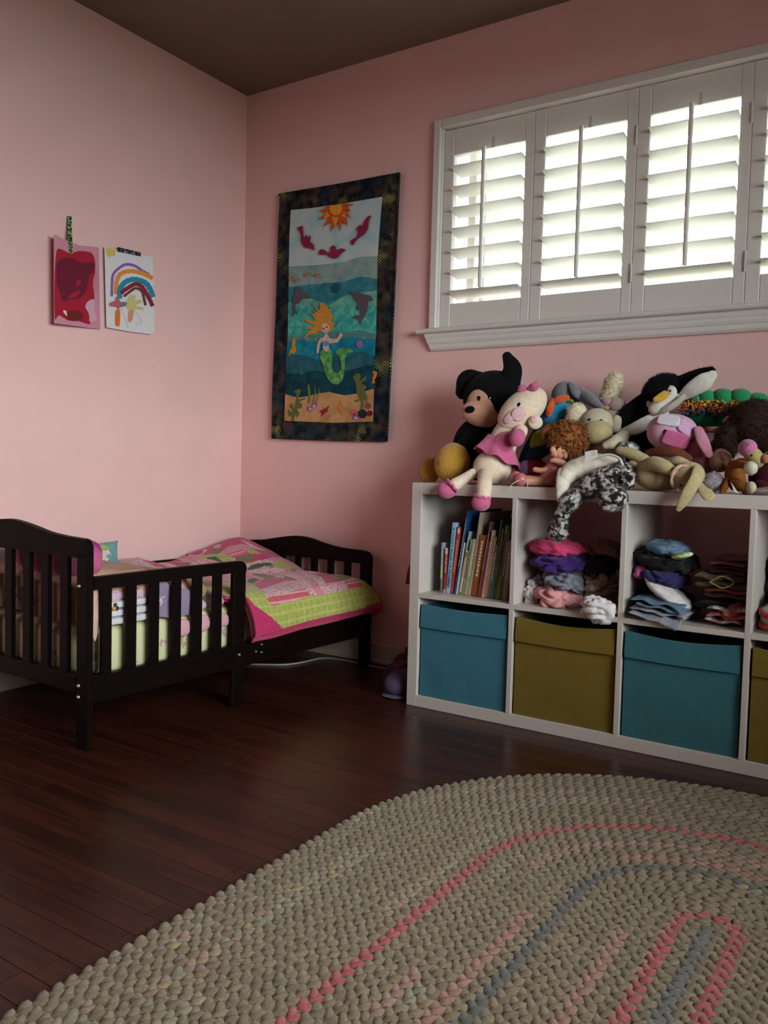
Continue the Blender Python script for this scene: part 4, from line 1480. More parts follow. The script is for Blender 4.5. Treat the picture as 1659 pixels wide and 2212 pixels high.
# folded under-layers and their hems
hot, lime = cloth(QP['h'], 'quilt_pink'), cloth(QP['g'], 'quilt_lime')
for i in range(3):
    def un(s, q, i=i):
        p_ = qsurf(.80 + .2 * s, .02 + .97 * q)
        return p_ - ex * (.010 + .007 * i) - Vector((0, 0, (.006 + .0085 * i) * s + .006))
    surf(10, 60, un, .004, 'under_fold', lime if i == 1 else hot, PQ)
for i in range(3):
    hem = [qsurf(1.0, .01 + .98 * q / 14) - ex * (.004 + .006 * i) - Vector((0, 0, .004 + .0075 * i)) for q in range(15)]
    MB().add(tube(hem, [.0042] * 15, 8, 4)).build('hem', hot, PQ)
MB().add(rbox(-.70, -.05, .60, BL - .02, .338, .364, .3, 50, 12, .002, 4, 6)).build('folded_layers', hot, PQ)
for i in range(3):
    hem = [qsurf(.80 * q / 12, .0) + Vector((0, 0, -.004 - .009 * i)) - ey * (.002 * i) for q in range(13)]
    MB().add(tube(hem, [.0048] * 13, 8, 4)).build('hem', hot if i != 1 else cloth('#8a1f48', 'quilt_dark_pink'), PQ)

# ================================================================== BOOKS
def zb(a, b):
    return (940 + a / 9.759, 1090 + b / 9.759)


def text_mesh(body, size, m, parent, M, name='title', extrude=.0002, align='LEFT'):
    cu = bpy.data.curves.new('t', 'FONT')
    cu.body = body
    cu.size = size
    cu.extrude = extrude
    cu.align_x = align
    cu.align_y = 'CENTER'
    cu.resolution_u = 2
    o = bpy.data.objects.new('t', cu)
    COL.objects.link(o)
    dg = bpy.context.evaluated_depsgraph_get()
    me = bpy.data.meshes.new_from_object(o.evaluated_get(dg))
    bpy.data.objects.remove(o)
    bpy.data.curves.remove(cu)
    org = WL[parent]
    for v in me.vertices:
        v.co = M @ v.co - org
    me.materials.clear()
    me.materials.append(m)
    ob = bpy.data.objects.new(name, me)
    COL.objects.link(ob)
    ob.parent = parent
    WL[ob] = org
    return ob


YB = SY + .055
page_m = mat('book_pages', '#c9c0ae', .9, 'fabric', var=.1, vscale=300.0)
# top-left, top-right, bottom-left, bottom-right of each spine, in the close-up
books = [
    ('#8f93a6', (58, 805), (195, 800), (50, 1775), (140, 1770), 'slim pastel book with blue to yellow spine, leaning at the open end of the row', None),
    ('#9a2a26', (205, 915), (275, 920), (165, 1790), (215, 1785), 'short dark red book with white lettering on its spine', ('THE ALPHABET BOOK', '#d8cfc4', .0075)),
    ('#86b0c9', (345, 385), (470, 390), (220, 1800), (300, 1805), 'tall pale blue book with dark lettering A CHILDS BOOK OF PRAYERS', ("A CHILD'S BOOK OF PRAYERS", '#1d3550', .0150)),
    ('#b5392f', (478, 475), (545, 478), (315, 1805), (380, 1800), 'bright red slim book with small pale emblem at the top', None),
    ('#173a66', (650, 140), (760, 130), (385, 1800), (420, 1800), 'tallest dark blue book standing in the row', None),
    ('#c9c9bd', (560, 805), (605, 805), (400, 1810), (440, 1812), 'thin white book beside the dark blue book', None),
    ('#7fa19a', (650, 580), (780, 570), (440, 1812), (490, 1815), 'grey green book with curved tan top', None),
    ('#cbbfae', (635, 970), (705, 985), (485, 1815), (550, 1825), 'small cream book with red lettering and olive picture', ("I'll Teach My Dog a Lot of Words", '#a13a30', .0060)),
    ('#8d8f5a', (755, 745), (815, 745), (555, 1825), (600, 1830), 'olive green slim book behind the small cream book', None),
    ('#a3957c', (830, 740), (880, 740), (605, 1830), (690, 1845), 'beige book with tiny green leaf mark', None),
    ('#a08f82', (925, 175), (1025, 170), (690, 1845), (725, 1855), 'tall pale taupe book with faded lettering', None),
    ('#8a4a1f', (955, 660), (1080, 655), (725, 1855), (880, 1865), 'thick brown orange leather look book', None),
    ('#6b4a44', (1160, 370), (1215, 365), (885, 1865), (915, 1870), 'tall dull mauve brown book', None),
    ('#8e2430', (1105, 790), (1165, 790), (915, 1872), (970, 1880), 'crimson book next to the spiral spine', None),
    ('#b9a594', (1215, 550), (1260, 550), (975, 1882), (1020, 1888), 'pale book with black dashed spiral spine', None),
    ('#b07a48', (1265, 690), (1300, 690), (1025, 1888), (1095, 1895), 'tan orange book beside the spiral spine', None),
    ('#6b6478', (1290, 860), (1330, 860), (1100, 1897), (1160, 1905), 'slim grey violet book', None),
    ('#4f6a4a', (1370, 320), (1455, 320), (1160, 1905), (1185, 1908), 'tall moss green book with pale lettering', None),
    ('#2f7a78', (1410, 490), (1460, 490), (1180, 1908), (1235, 1915), 'teal book with cream upper spine', None),
    ('#7a3a22', (1470, 640), (1490, 640), (1238, 1915), (1270, 1920), 'narrow rust red book beside the grass green book', None),
    ('#5c8a2a', (1490, 460), (1560, 440), (1275, 1920), (1340, 1930), 'grass green book with plain spine', None),
    ('#4c4a24', (1545, 560), (1575, 560), (1345, 1930), (1405, 1938), 'dark olive book beside the grass green book', None),
    ('#7d7a66', (1580, 770), (1600, 770), (1410, 1938), (1490, 1950), 'grey beige book leaning at the divider', None),
    ('#6a2a1e', (1600, 900), (1612, 900), (1495, 1950), (1540, 1960), 'thin brick red book against the divider', None)]
rnd = random.Random(21)
xprev = CX[0][0] + .05
for cc, tl, trp, bl, brp, lb, ti in books:
    y = YB + rnd.uniform(0, .006)
    TL, TR, BL_, BR = [at(*zb(*q), y) for q in (tl, trp, bl, brp)]
    h = (TL.z + TR.z) / 2 - ZS
    lean = math.atan2(((TL.x + TR.x) - (BL_.x + BR.x)) / 2 - 0, h) * .93
    wb = max(.006, min((BR.x - BL_.x), .022))
    x0 = max(BL_.x, xprev)
    wb = max(.005, BR.x - x0) if BR.x - x0 > .004 else .006
    xprev = x0 + wb + .0006
    hh = h / math.cos(lean)
    dp = min(.26, hh * rnd.uniform(.78, .95))
    ca, sa = math.cos(lean), math.sin(lean)
    # local: x width, y depth, z height, hinged at the bottom right corner
    M = Matrix(((ca, 0, sa, x0), (0, 1, 0, y), (-sa, 0, ca, ZS + sa * wb + .0004), (0, 0, 0, 1)))
    hh = min(hh, (SZ - so - .004 - ZS - sa * wb) / ca)
    if x0 + sa * hh + ca * wb > CX[0][1] - .002:
        hh = max(.12, (CX[0][1] - .002 - x0 - ca * wb) / max(sa, .02))
        hh = min(hh, .3)
    t = thing('book', lb, 'book', (x0 + wb / 2, y + dp / 2, ZS), 'picture books in the cube shelf')
    cm = mat('cover_' + cc.lstrip('#'), cc, .45, 'plain', var=.10, vscale=30.0, spec=.35)
    cv = MB().add(bx(0, wb, 0, .0022, 0, hh, .0008, M)).add(bx(0, .0014, 0, dp, 0, hh, .0004, M)).add(bx(wb - .0014, wb, 0, dp, 0, hh, .0004, M)).build('cover', cm, t, smooth=False)
    MB().add(bx(.0014, wb - .0014, .0022, dp - .003, .003, hh - .003, .0004, M)).build('pages', page_m, t, smooth=False)
    # spine printing
    TM = M @ Matrix(((0, 1, 0, wb / 2), (0, 0, -1, -.0002), (-1, 0, 0, hh * .93), (0, 0, 0, 1)))
    # text x axis runs down the spine, glyph tops face +x
    if ti:
        text_mesh(ti[0], ti[2], paint(ti[1]), cv, TM, 'title')
    elif hh > .1:
        pc = rnd.choice(['#c9c2b4', '#3b342e', '#b5a88c'])
        z = hh * rnd.uniform(.8, .92)
        m_ = MB()
        while z > hh * .35:
            L = rnd.uniform(.004, .012)
            m_.add(bx(wb * .36, wb * .64, -.0002, .0004, z - L, z, .0001, M))
            z -= L + .003
        m_.build('spine_print', paint(pc), cv, smooth=False)
    if cc == '#8f93a6':
        MB().add(bx(0.0003, wb - .0003, -.0003, .0005, hh * .28, hh * .55, .0001, M)).build('spine_band', paint('#b5b46a'), cv, smooth=False)
        MB().add(bx(0.0003, wb - .0003, -.0003, .0005, 0.001, hh * .28, .0001, M)).build('spine_band', paint('#59684a'), cv, smooth=False)
    if cc == '#9a2a26':
        MB().add(bx(-.0002, wb + .0002, -.0003, .0005, hh * .87, hh, .0001, M)).build('spine_band', paint('#c5b3a4'), cv, smooth=False)
        MB().add(bx(-.0002, wb + .0002, -.0003, .0005, 0, hh * .09, .0001, M)).build('spine_band', paint('#a8927e'), cv, smooth=False)
    if cc == '#86b0c9':
        MB().add(bx(wb * .3, wb * .7, -.0003, .0005, hh * .08, hh * .24, .0001, M)).build('spine_print', paint('#3f6d8e'), cv, smooth=False)
    if cc == '#b5392f':
        MB().add(ell(M @ Vector((wb / 2, 0, hh * .94)), (Vector((wb * .35, 0, 0)), Vector((0, 0, .010)), Vector((0, .0006, 0))), 12, 6)).build('spine_emblem', paint('#cdb9b4'), cv)
    if cc == '#cbbfae':
        MB().add(bx(.0006, wb - .0006, -.0003, .0005, hh * .86, hh * .97, .0001, M)).add(bx(.001, wb - .001, -.0003, .0005, .002, hh * .06, .0001, M)).build('spine_print', paint('#80742e'), cv, smooth=False)
    if cc == '#a3957c':
        MB().add(ell(M @ Vector((wb / 2, 0, hh * .30)), (Vector((wb * .25, 0, 0)), Vector((0, 0, .006)), Vector((0, .0006, 0))), 12, 6)).build('spine_emblem', paint('#5aa83a'), cv)
    if cc == '#b9a594':
        m_ = MB()
        for i in range(22):
            m_.add(bx(wb * .7, wb, -.0006, .001, hh * .06 + i * hh * .04, hh * .06 + i * hh * .04 + hh * .02, .0002, M))
        m_.build('spiral_binding', paint('#23201f'), cv, smooth=False)
    if cc == '#2f7a78':
        MB().add(bx(.0003, wb - .0003, -.0003, .0005, hh * .68, hh * .96, .0001, M)).build('spine_band', paint('#b3ab96'), cv, smooth=False)

# ================================================================== CLOTHES
def crumple(name, label, cat, u, v, rx, ry, y, dep, m, seed, rot=0, amp=.62, root=None, freq=46, group='clothes heaped in the cube shelf', sup=.95):
    c = at(u, v, y)
    s = mpx(c)
    a = Vector((math.cos(R(rot)), 0, math.sin(R(rot))))
    b_ = Vector((-math.sin(R(rot)), 0, math.cos(R(rot))))
    off = Vector((seed * 5.7, seed * 1.9, seed * 3.3))
    k = min(rx, ry) * s * amp

    def fn(p, n):
        w_ = Vector((noise.noise(p * 18 + off), noise.noise(p * 18 - off), noise.noise(p * 15 + off * 2))) * .016
        g = p + w_
        q = Vector((g.x * freq * .28, g.y * freq * .55, g.z * freq * .95)) + off
        v1 = min(abs(noise.noise(q)) * 2.6, 1.0)
        v2 = min(abs(noise.noise(Vector((g.x * freq * .8, g.y * freq * .8, g.z * freq * .6)) - off)) * 2.6, 1.0)
        return p + n * k * (.85 * v1 + .45 * v2 - .75)
    mb_ = MB().add(ell(c, (a * rx * s, b_ * ry * s, Vector((0, dep, 0))), 80, 52, sup, fn))
    o = mb_.build(name, m, root, sharp=0)
    if root is None:
        tag(o, label, cat, group)
    return o


def stack(name, label, cat, u0, u1, v0, v1, y, dep, n, mats, seed, droop=0.0, group='clothes heaped in the cube shelf', slope=0.0):
    """a folded garment: n soft layers with wavy front lips"""
    P0, P1 = at(u0, v1, y), at(u1, v1, y)
    zt = at((u0 + u1) / 2, v0, y).z
    zb_ = (P0.z + P1.z) / 2
    H = zt - zb_
    th = H / n
    t = thing(name, label, cat, ((P0.x + P1.x) / 2, y + dep / 2, zb_), group)
    rn_ = random.Random(seed)
    for i in range(n):
        x0 = P0.x + rn_.uniform(0, .02)
        x1 = P1.x - rn_.uniform(0, .02)
        yo = y + rn_.uniform(-.004, .02)
        z0 = zb_ + i * th
        ph = rn_.uniform(0, 9)
        fr = rn_.uniform(18, 34)
        m_ = MB()
        nx, sg = 30, 16
        vs = []
        for a in range(nx + 1):
            s = a / nx
            x = x0 + (x1 - x0) * s
            pin = min(1, (min(s, 1 - s) * 14 + .15)) ** .5
            tw = th * (.9 + .35 * noise.noise(Vector((s * 5 + ph, i, 0)))) * pin
            lip = yo + .010 * noise.noise(Vector((s * 4 + ph, i * 3, 5)))
            for j in range(sg):
                an = 2 * math.pi * j / sg
                cy_ = math.copysign(abs(math.cos(an)) ** .45, math.cos(an))
                yy = lip + dep / 2 + cy_ * dep / 2
                zz = z0 + th / 2 + math.sin(an) * tw / 2
                zz += .18 * th * math.sin(fr * x * 3 + ph) * (1 if yy < y + dep * .5 else .3)
                fy = min(1, max(0, (SY - .002 - yy) / .02))
                zz += -droop * fy * s + slope * (s - .5)
                vs.append((x, yy, zz))
        fs = [(a * sg + j, a * sg + (j + 1) % sg, (a + 1) * sg + (j + 1) % sg, (a + 1) * sg + j) for a in range(nx) for j in range(sg)]
        fs += [tuple(range(sg)), tuple(range(nx * sg, nx * sg + sg))[::-1]]
        m_.add((vs, fs)).build('fold', mats[i % len(mats)], t, sharp=0)
    return t


yc = SY + .14
denim = mat('denim', '#5e7388', .95, 'fabric', var=.3, vscale=120.0, bump=.5, bscale=600.0, spec=.1)
denim_g = mat('grey_denim', '#8b8c93', .95, 'fabric', var=.2, vscale=120.0, bump=.5, bscale=600.0, spec=.1)
# --- cell with the pink and purple clothes
crumple('shirt', 'white crumpled shirt at the end of the clothes pile beside the books divider', 'shirt', 1163, 1278, 20, 34, yc, .09, cloth('#cfc6c8'), 1)
crumple('shirt', 'salmon pink scalloped shirt at the bottom of the clothes pile', 'shirt', 1212, 1287, 46, 27, yc - .03, .10, cloth('#cf8f8f'), 2, -8)
crumple('shirt', 'tan striped shirt bunched beside the white ruffled top', 'shirt', 1296, 1268, 36, 30, yc + .02, .09, cloth('#8d7768'), 3)
crumple('shirt', 'grey shirt folded under the purple shirt', 'shirt', 1232, 1252, 48, 25, yc - .01, .10, cloth('#75767f'), 4, -10)
crumple('shirt', 'deep purple shirt under the hot pink shirt', 'shirt', 1216, 1214, 60, 25, yc - .01, .11, cloth('#3c2264'), 5)
crumple('shirt', 'black shirt behind the purple shirt', 'shirt', 1296, 1222, 36, 24, yc + .05, .08, cloth('#1c1a20'), 6)
crumple('shirt', 'hot pink shirt on top of the purple shirt', 'shirt', 1206, 1183, 58, 19, yc - .01, .10, cloth('#c23a68'), 7, -4)
crumple('shirt', 'pale mauve shirt lying at the back of the clothes pile', 'shirt', 1308, 1185, 34, 18, yc + .09, .07, cloth('#8a6a64'), 8, -15)
crumple('ruffled_top', 'white ruffled top spilling over the shelf edge', 'shirt', 1294, 1316, 38, 29, SY + .005, .045, cloth('#cfc6c6'), 9, -12, .34)
# --- cell with the jeans
stack('jeans', 'blue grey folded jeans with hem hanging over the shelf edge', 'jeans', 1352, 1476, 1300, 1340, SY - .022, .24, 4, [denim_g, denim_g, denim, denim], 3, droop=.035, slope=-.012)
crumple('trousers', 'black trousers bunched above the folded jeans', 'trousers', 1432, 1292, 62, 28, yc + .03, .10, cloth('#17151a'), 11)
t_ = crumple('shirt', 'white shirt twisted diagonally across the dark clothes', 'shirt', 1444, 1280, 58, 15, yc - .05, .07, cloth('#c9bdbd'), 12, -32, .3)
crumple('shirt', 'navy violet shirt above the white twisted shirt', 'shirt', 1438, 1245, 50, 18, yc - .02, .09, cloth('#2c2552'), 13, -8)
crumple('hair_scarf', 'small pink scarf poking out beside the navy shirt', 'scarf', 1384, 1236, 12, 16, yc - .05, .04, cloth('#9c4a74'), 14)
crumple('trousers', 'black trousers on top of the navy violet shirt', 'trousers', 1438, 1208, 66, 27, yc, .11, cloth('#141317'), 15, -4)
crumple('jeans', 'crumpled blue jeans on top of the dark clothes heap', 'jeans', 1444, 1184, 44, 17, yc - .03, .08, denim, 16, -6, .42)
t_ = crumple('waistband', 'striped lime and white waistband peeking from the dark clothes heap', 'clothing', 1474, 1200, 22, 7, yc - .09, .04, mat('stripe_band', '#b9c07a', .9, 'prints', scale=60.0, size=.4, warp=.01, stops=['#c9cfc9', '#8fae3c', '#7a94a0', '#d5d5d0']), 17, 14, .25)
stack('skirt', 'floral pink and white skirt folded at the bottom of the red pile', 'skirt', 1508, 1612, 1312, 1352, SY + .03, .20, 3, [mat('floral_skirt', '#8e8a7c', .9, 'prints', scale=40.0, size=.5, warp=.03, stops=['#b98f93', '#7f8f7c', '#c2405f', '#cfc5c2'])] + [cloth('#a5564c')], 5, droop=.008)
crumple('shirt', 'coral shirt rolled at the bottom of the red pile', 'shirt', 1588, 1322, 26, 17, SY + .10, .07, cloth('#a0574c'), 19, 10)
crumple('trousers', 'black leggings in the middle of the red pile', 'trousers', 1558, 1303, 52, 13, yc, .09, cloth('#18151a'), 20)
stack('skirt', 'rust orange skirt folded under the sequined vest', 'skirt', 1512, 1616, 1272, 1296, SY + .05, .18, 2, [cloth('#6a2c26'), cloth('#8f4a2c')], 7)
stack('vest', 'brown sequined vest folded in the red pile', 'vest', 1490, 1618, 1243, 1272, SY + .04, .18, 2, [cloth('#4a3524', var=.35), cloth('#54402c', var=.4)], 9)
MB().add(tube([at(1534, 1256, SY + .038), at(1560, 1245, SY + .034), at(1585, 1258, SY + .038), at(1562, 1270, SY + .034), at(1534, 1258, SY + .038)], [.0022] * 5, 6, 5)).build('sequin_trim', mat('gold_sequins', '#8d7a55', .4, 'plain', var=.5, vscale=300.0), [o for o in bpy.data.objects if o.name == 'vest'][0])
stack('shirt', 'mauve shirt folded on top of the red pile', 'shirt', 1520, 1618, 1205, 1243, SY + .07, .17, 4, [cloth('#74434c'), cloth('#5a2a38'), cloth('#82525c')], 12)
# --- last cell: red zipped clear pouch
x0 = CX[3][0]
t = thing('zip_pouch', 'clear pouch with red zip edges lying in the cube shelf', 'pouch', (x0 + .12, SY + .15, ZS), None)
clear = mat('clear_vinyl', '#a7aaa8', .15, spec=.6)
redz = mat('red_zip', '#a3202a', .5)
MB().add(rbox(x0 + .004, x0 + .24, SY + .03, SY + .26, ZS + .004, ZS + .075, .5, 36, 14, .004, 3, 14, Matrix.Identity(4))).build('vinyl_body', clear, t)
for z in (.022, .055):
    MB().add(tube([(x0 + .008, SY + .10, ZS + z), (x0 + .03, SY + .026, ZS + z - .006), (x0 + .12, SY + .022, ZS + z - .010), (x0 + .23, SY + .03, ZS + z)], [.007] * 4, 10, 5)).build('zip_edge', redz, t)
MB().add(rbox(x0 + .03, x0 + .2, SY + .05, SY + .22, ZS + .06, ZS + .105, .7, 30, 14, .012, 9, 30, Matrix.Identity(4))).build('wrapped_cups', mat('clear_wrap', '#b9b6ae', .3, 'plain', var=.4, vscale=70.0, spec=.5), t)
crumple('bag', 'black cloth bag behind the red zipped pouch', 'bag', 1680, 1245, 34, 60, SY + .26, .09, cloth('#17161a'), 25)

# ================================================================== SMALL THINGS ON THE FLOOR
for k, (cx_, cy_, lb) in enumerate(((1.045, -.215, 'lilac plush slipper standing against the baseboard'), (1.125, -.335, 'lilac plush slipper beside the shelf side panel'))):
    t = thing('slipper', lb, 'slipper', (cx_, cy_, 0), 'pair of plush slippers')
    m1 = plush('#4c3f54')
    MB().add(ell((cx_, cy_, .045), (Vector((.055, .0, 0)), Vector((0, 0, .043)), Vector((0, .10, 0))), 26, 14, .85)).build('upper', m1, t)
    MB().add(ell((cx_, cy_, .008), (Vector((.056, 0, 0)), Vector((0, 0, .008)), Vector((0, .10, 0))), 26, 8, .7)).build('sole', plush('#5c5462'), t)
    q = [(cx_ + .040 * math.cos(i * math.pi / 4), cy_ + .03 + .045 * math.sin(i * math.pi / 4), .085 + .012 * math.sin(i * math.pi / 4)) for i in range(9)]
    cf = MB().add(tube(q, [.013] * 9, 10, 4)).build('cuff', plush('#6a3a4c'), t)
    fur(cf, 700, .008, .0016, plush('#6a3a4c'), t, k)
    MB().add(ell((cx_, cy_ + .03, .083), (Vector((.03, 0, 0)), Vector((0, 0, .006)), Vector((0, .036, 0))), 18, 8)).build('opening', cloth('#1f161c'), t)
    for s_ in (-1, 1):
        MB().add(ell((cx_ + s_ * .02, cy_ + .06, .112), (Vector((.012, 0, 0)), Vector((0, 0, .018)), Vector((0, .008, 0))), 14, 8)).build('ear', plush('#6a3a4c'), t)
cd_ = [(.30, -.36, .004), (.393, -.366, .004), (.47, -.32, .004), (.522, -.275, .004), (.548, -.2, .004), (.566, -.09, .004), (.65, -.06, .004), (.74, -.065, .004), (.86, -.075, .004), (.95, -.05, .004)]
tag(MB().add(tube(cd_, [.0036] * len(cd_), 8, 6)).build('power_cord', mat('white_cord', '#a8a49e', .5)), 'white power cord lying on the floor under the bed', 'cord')
o = MB().add(prism([at(884, 1218, -.03), at(886, 1262, -.03), at(876, 1262, -.03), at(879, 1240, -.03)], (0, .004, 0))).build('red_ribbon', cloth('#8c2220'), smooth=False)
tag(o, 'red cloth end hanging between the wall and the cube shelf', 'cloth')

# ================================================================== PLUSH TOYS ON THE SHELF
RT = Vector((math.cos(.5838), math.sin(.5838), 0))
FW = Vector((-math.sin(.5838), math.cos(.5838), 0))
UZ = Vector((0, 0, 1))
za = lambda a, b: (880 + a / 4.1475, 740 + b / 4.1475)
zc = lambda a, b: (1100 + a / 5.184, 800 + b / 5.184)
zd = lambda a, b: (1360 + a / 5.548, 800 + b / 5.548)
KA, KC, KD = 1 / 4.1475, 1 / 5.184, 1 / 5.548
TOPZ = SZ + .0005
BLOB = {}
G = 'soft toys heaped on the cube shelf'


def toy(name, label, uv, y):
    p = at(uv[0], uv[1], y)
    return thing(name, label, 'plush toy', (p.x, p.y, TOPZ), G)


def lump(n_, amp, fr, seed=0):
    return lambda p, n: p + n * amp * noise.noise(p * fr + Vector((seed, seed * 2, 0)))


def blob(root, name, uv, y, rx, ry, m, rot=0, dep=None, sup=1.0, lum=0, tilt=0, rest=True, nu=28, nv=18):
    """soft stuffed piece: centre from the photo at depth plane y, half sizes in photo pixels"""
    c = at(uv[0], uv[1], y)
    s = mpx(c)
    a = RT * math.cos(R(rot)) + UZ * math.sin(R(rot))
    b_ = -RT * math.sin(R(rot)) + UZ * math.cos(R(rot))
    d = FW * math.cos(R(tilt)) + UZ * math.sin(R(tilt))
    dp = dep if dep else min(rx, ry) * s * .85
    A, B, D = a * rx * s, b_ * ry * s, d * dp
    fnx = lump(0, lum, 60, len(BLOB)) if lum else None
    o = MB().add(ell(c, (A, B, D), nu, nv, sup, fnx)).build(name, m, root, sharp=0)
    BLOB[o] = (c, A, B, D)
    return o


def hit(o, uv):
    """where the sight line meets a stuffed piece"""
    c, A, B, D = BLOB[o]
    d = ray(*uv)
    Mi = Matrix((A, B, D)).transposed().inverted()
    p, q = Mi @ (CAM - c), Mi @ d
    aa, bb, cc = q.dot(q), 2 * p.dot(q), p.dot(p) - 1
    disc = max(bb * bb - 4 * aa * cc, 0)
    t = (-bb - math.sqrt(disc)) / (2 * aa)
    P = CAM + d * t
    n = (Mi.transposed() @ (Mi @ (P - c))).normalized()
    return P, n


def stud(root, name, o, uv, rx, ry, m, rot=0, th=.35, sup=1.0):
    """an eye, nose or patch sewn on a stuffed piece"""
    P, n = hit(o, uv)
    s = mpx(P)
    a = RT - n * RT.dot(n)
    a.normalize()
    b_ = n.cross(a)
    if b_.z < 0:
        b_ = -b_
    A = (a * math.cos(R(rot)) + b_ * math.sin(R(rot))) * rx * s
    B = (-a * math.sin(R(rot)) + b_ * math.cos(R(rot))) * ry * s
    x = MB().add(ell(P, (A, B, n * min(rx, ry) * s * th), 24, 12, sup)).build(name, m, o, sharp=0)
    BLOB[x] = (P, A, B, n * min(rx, ry) * s * th)
    return x


def limb(root, name, pts, m, flat=1.0, lum=0, seg=16):
    """stuffed limb: (u, v, depth plane y, radius in pixels) along its length"""
    P = [at(u, v, y) for u, v, y, r in pts]
    rr = [r * mpx(p) for p, (u, v, y, r) in zip(P, pts)]
    return MB().add(tube(P, rr, seg, 6, flat, -FW, lump(0, lum, 60, seg) if lum else None)).build(name, m, root, sharp=0)


def L(z, k, pts):
    return [(*z(a, b), y, r * k) for a, b, y, r in pts]


bead = mat('black_bead', '#0c0a0a', .15, spec=.6)
blackp = plush('#0e0d0f')

# --- black puppy with a peach muzzle (generic soft toy)
y0 = -.20
t = toy('plush_bear', 'black plush bear cub with peach muzzle and yellow paws, slumped against the wall', za(600, 1250), y0)
blob(t, 'body', za(660, 950), y0, 62, 70, blackp, dep=.08)
hd = blob(t, 'head', za(770, 500), y0, 66, 60, blackp, rot=8, dep=.075)
face = blob(t, 'face', za(690, 560), y0 - .035, 40, 52, plush('#b98a72'), rot=5, dep=.055)
mz = blob(t, 'muzzle', za(650, 640), y0 - .065, 42, 27, plush('#c39079'), rot=-14, dep=.045)
stud(t, 'nose', mz, za(560, 600), 11, 8, blackp, th=.8)
stud(t, 'eye', face, za(640, 500), 4.5, 5.5, bead)
stud(t, 'eye', face, za(740, 490), 4.5, 5.5, bead)
limb(t, 'ear', L(za, KA, [(650, 330, y0, 70), (545, 340, y0 - .02, 95), (500, 440, y0 - .03, 70)]), blackp, .45)
limb(t, 'ear', L(za, KA, [(920, 350, y0, 95), (940, 230, y0, 85), (895, 125, y0, 45)]), blackp, .45)
limb(t, 'arm', L(za, KA, [(620, 790, y0 - .03, 75), (540, 870, y0 - .07, 70), (490, 900, y0 - .09, 45)]), blackp)
blob(t, 'bandana', za(560, 980), y0 - .05, 22, 18, plush('#8c3a1e'), dep=.03)
yel = plush('#b98a35')
f1 = blob(t, 'paw', za(400, 1075), y0 - .11, 38, 43, yel, rot=-18, dep=.06)
f2 = blob(t, 'paw', za(200, 1150), y0 - .05, 24, 29, yel, rot=-18, dep=.05)
fur(f1, 2600, .005, .001, yel, t, 2)
stud(t, 'paw_stitch', f1, za(288, 1080), 4, 6, plush('#8d7340'))

# --- cream doll with pink bow
y1 = SY + .10
cr_m, pk_m, lp_m = plush('#d8c0aa'), plush('#bb5b80'), plush('#d6abaf')
t = toy('plush_doll', 'cream plush doll with pink bow and dress, legs dangling over the shelf edge', za(750, 1260), y1)
hd = blob(t, 'head', za(1030, 600), y1 + .02, 62, 38, cr_m, rot=42, dep=.06)
ck_ = stud(t, 'cheek', hd, za(1000, 640), 17, 15, lp_m, rot=35, th=.25)
eye = stud(t, 'eye', hd, za(998, 555), 3.6, 5, bead, rot=-30)
stud(t, 'snout', hd, za(905, 690), 12, 9, lp_m, rot=35, th=.3)
limb(t, 'mouth_stitch', L(za, KA, [(838, 672, y1 - .038, 2.5), (880, 655, y1 - .046, 2.5), (915, 615, y1 - .046, 2.5)]), mat('dark_thread', '#4a2c2c', .9), seg=6)
er = blob(t, 'ear', za(1148, 715), y1 - .01, 16, 15, cr_m, rot=-20, dep=.012)
stud(t, 'inner_ear', er, za(1135, 690), 7, 8, lp_m, th=.3)
for a, b_, r_ in ((1022, 410, 40), (1135, 395, -40)):
    limb(t, 'bow_loop', L(za, KA, [(1075, 430, y1, 18), (a, b_, y1 - .005, 42), (a + (-14 if a < 1070 else 22), b_ - (12 if a < 1070 else 40), y1 - .005, 16)]), pk_m, .5)
limb(t, 'torso', L(za, KA, [(935, 740, y1 + .012, 115), (880, 840, y1 + .01, 125), (830, 960, y1, 140)]), cr_m)
limb(t, 'vest', L(za, KA, [(950, 850, y1 - .012, 60), (890, 880, y1 - .02, 95), (830, 940, y1 - .02, 110)]), pk_m)
limb(t, 'arm', L(za, KA, [(1020, 790, y1 - .02, 60), (990, 840, y1 - .045, 66)]), cr_m)
blob(t, 'mitten', za(985, 850), y1 - .062, 17, 20, pk_m, rot=-15, dep=.025)
sk_ = MB()
nsk = 40
top_c, bot_c = [], []


def skirt(s, q):
    th = 2 * math.pi * s
    c = at(*za(835 - 25 * q, 870 + 170 * q), y1 - .005)
    r_ = (.040 + .034 * q) * (1 + .09 * math.sin(th * 6) * q)
    ax = (RT * math.cos(R(-24)) + UZ * math.sin(R(-24)))
    return c + ax * (r_ * 1.15 * math.cos(th)) + FW * (r_ * .95 * math.sin(th)) + UZ * (.006 * math.sin(th * 7 + 1) * q)


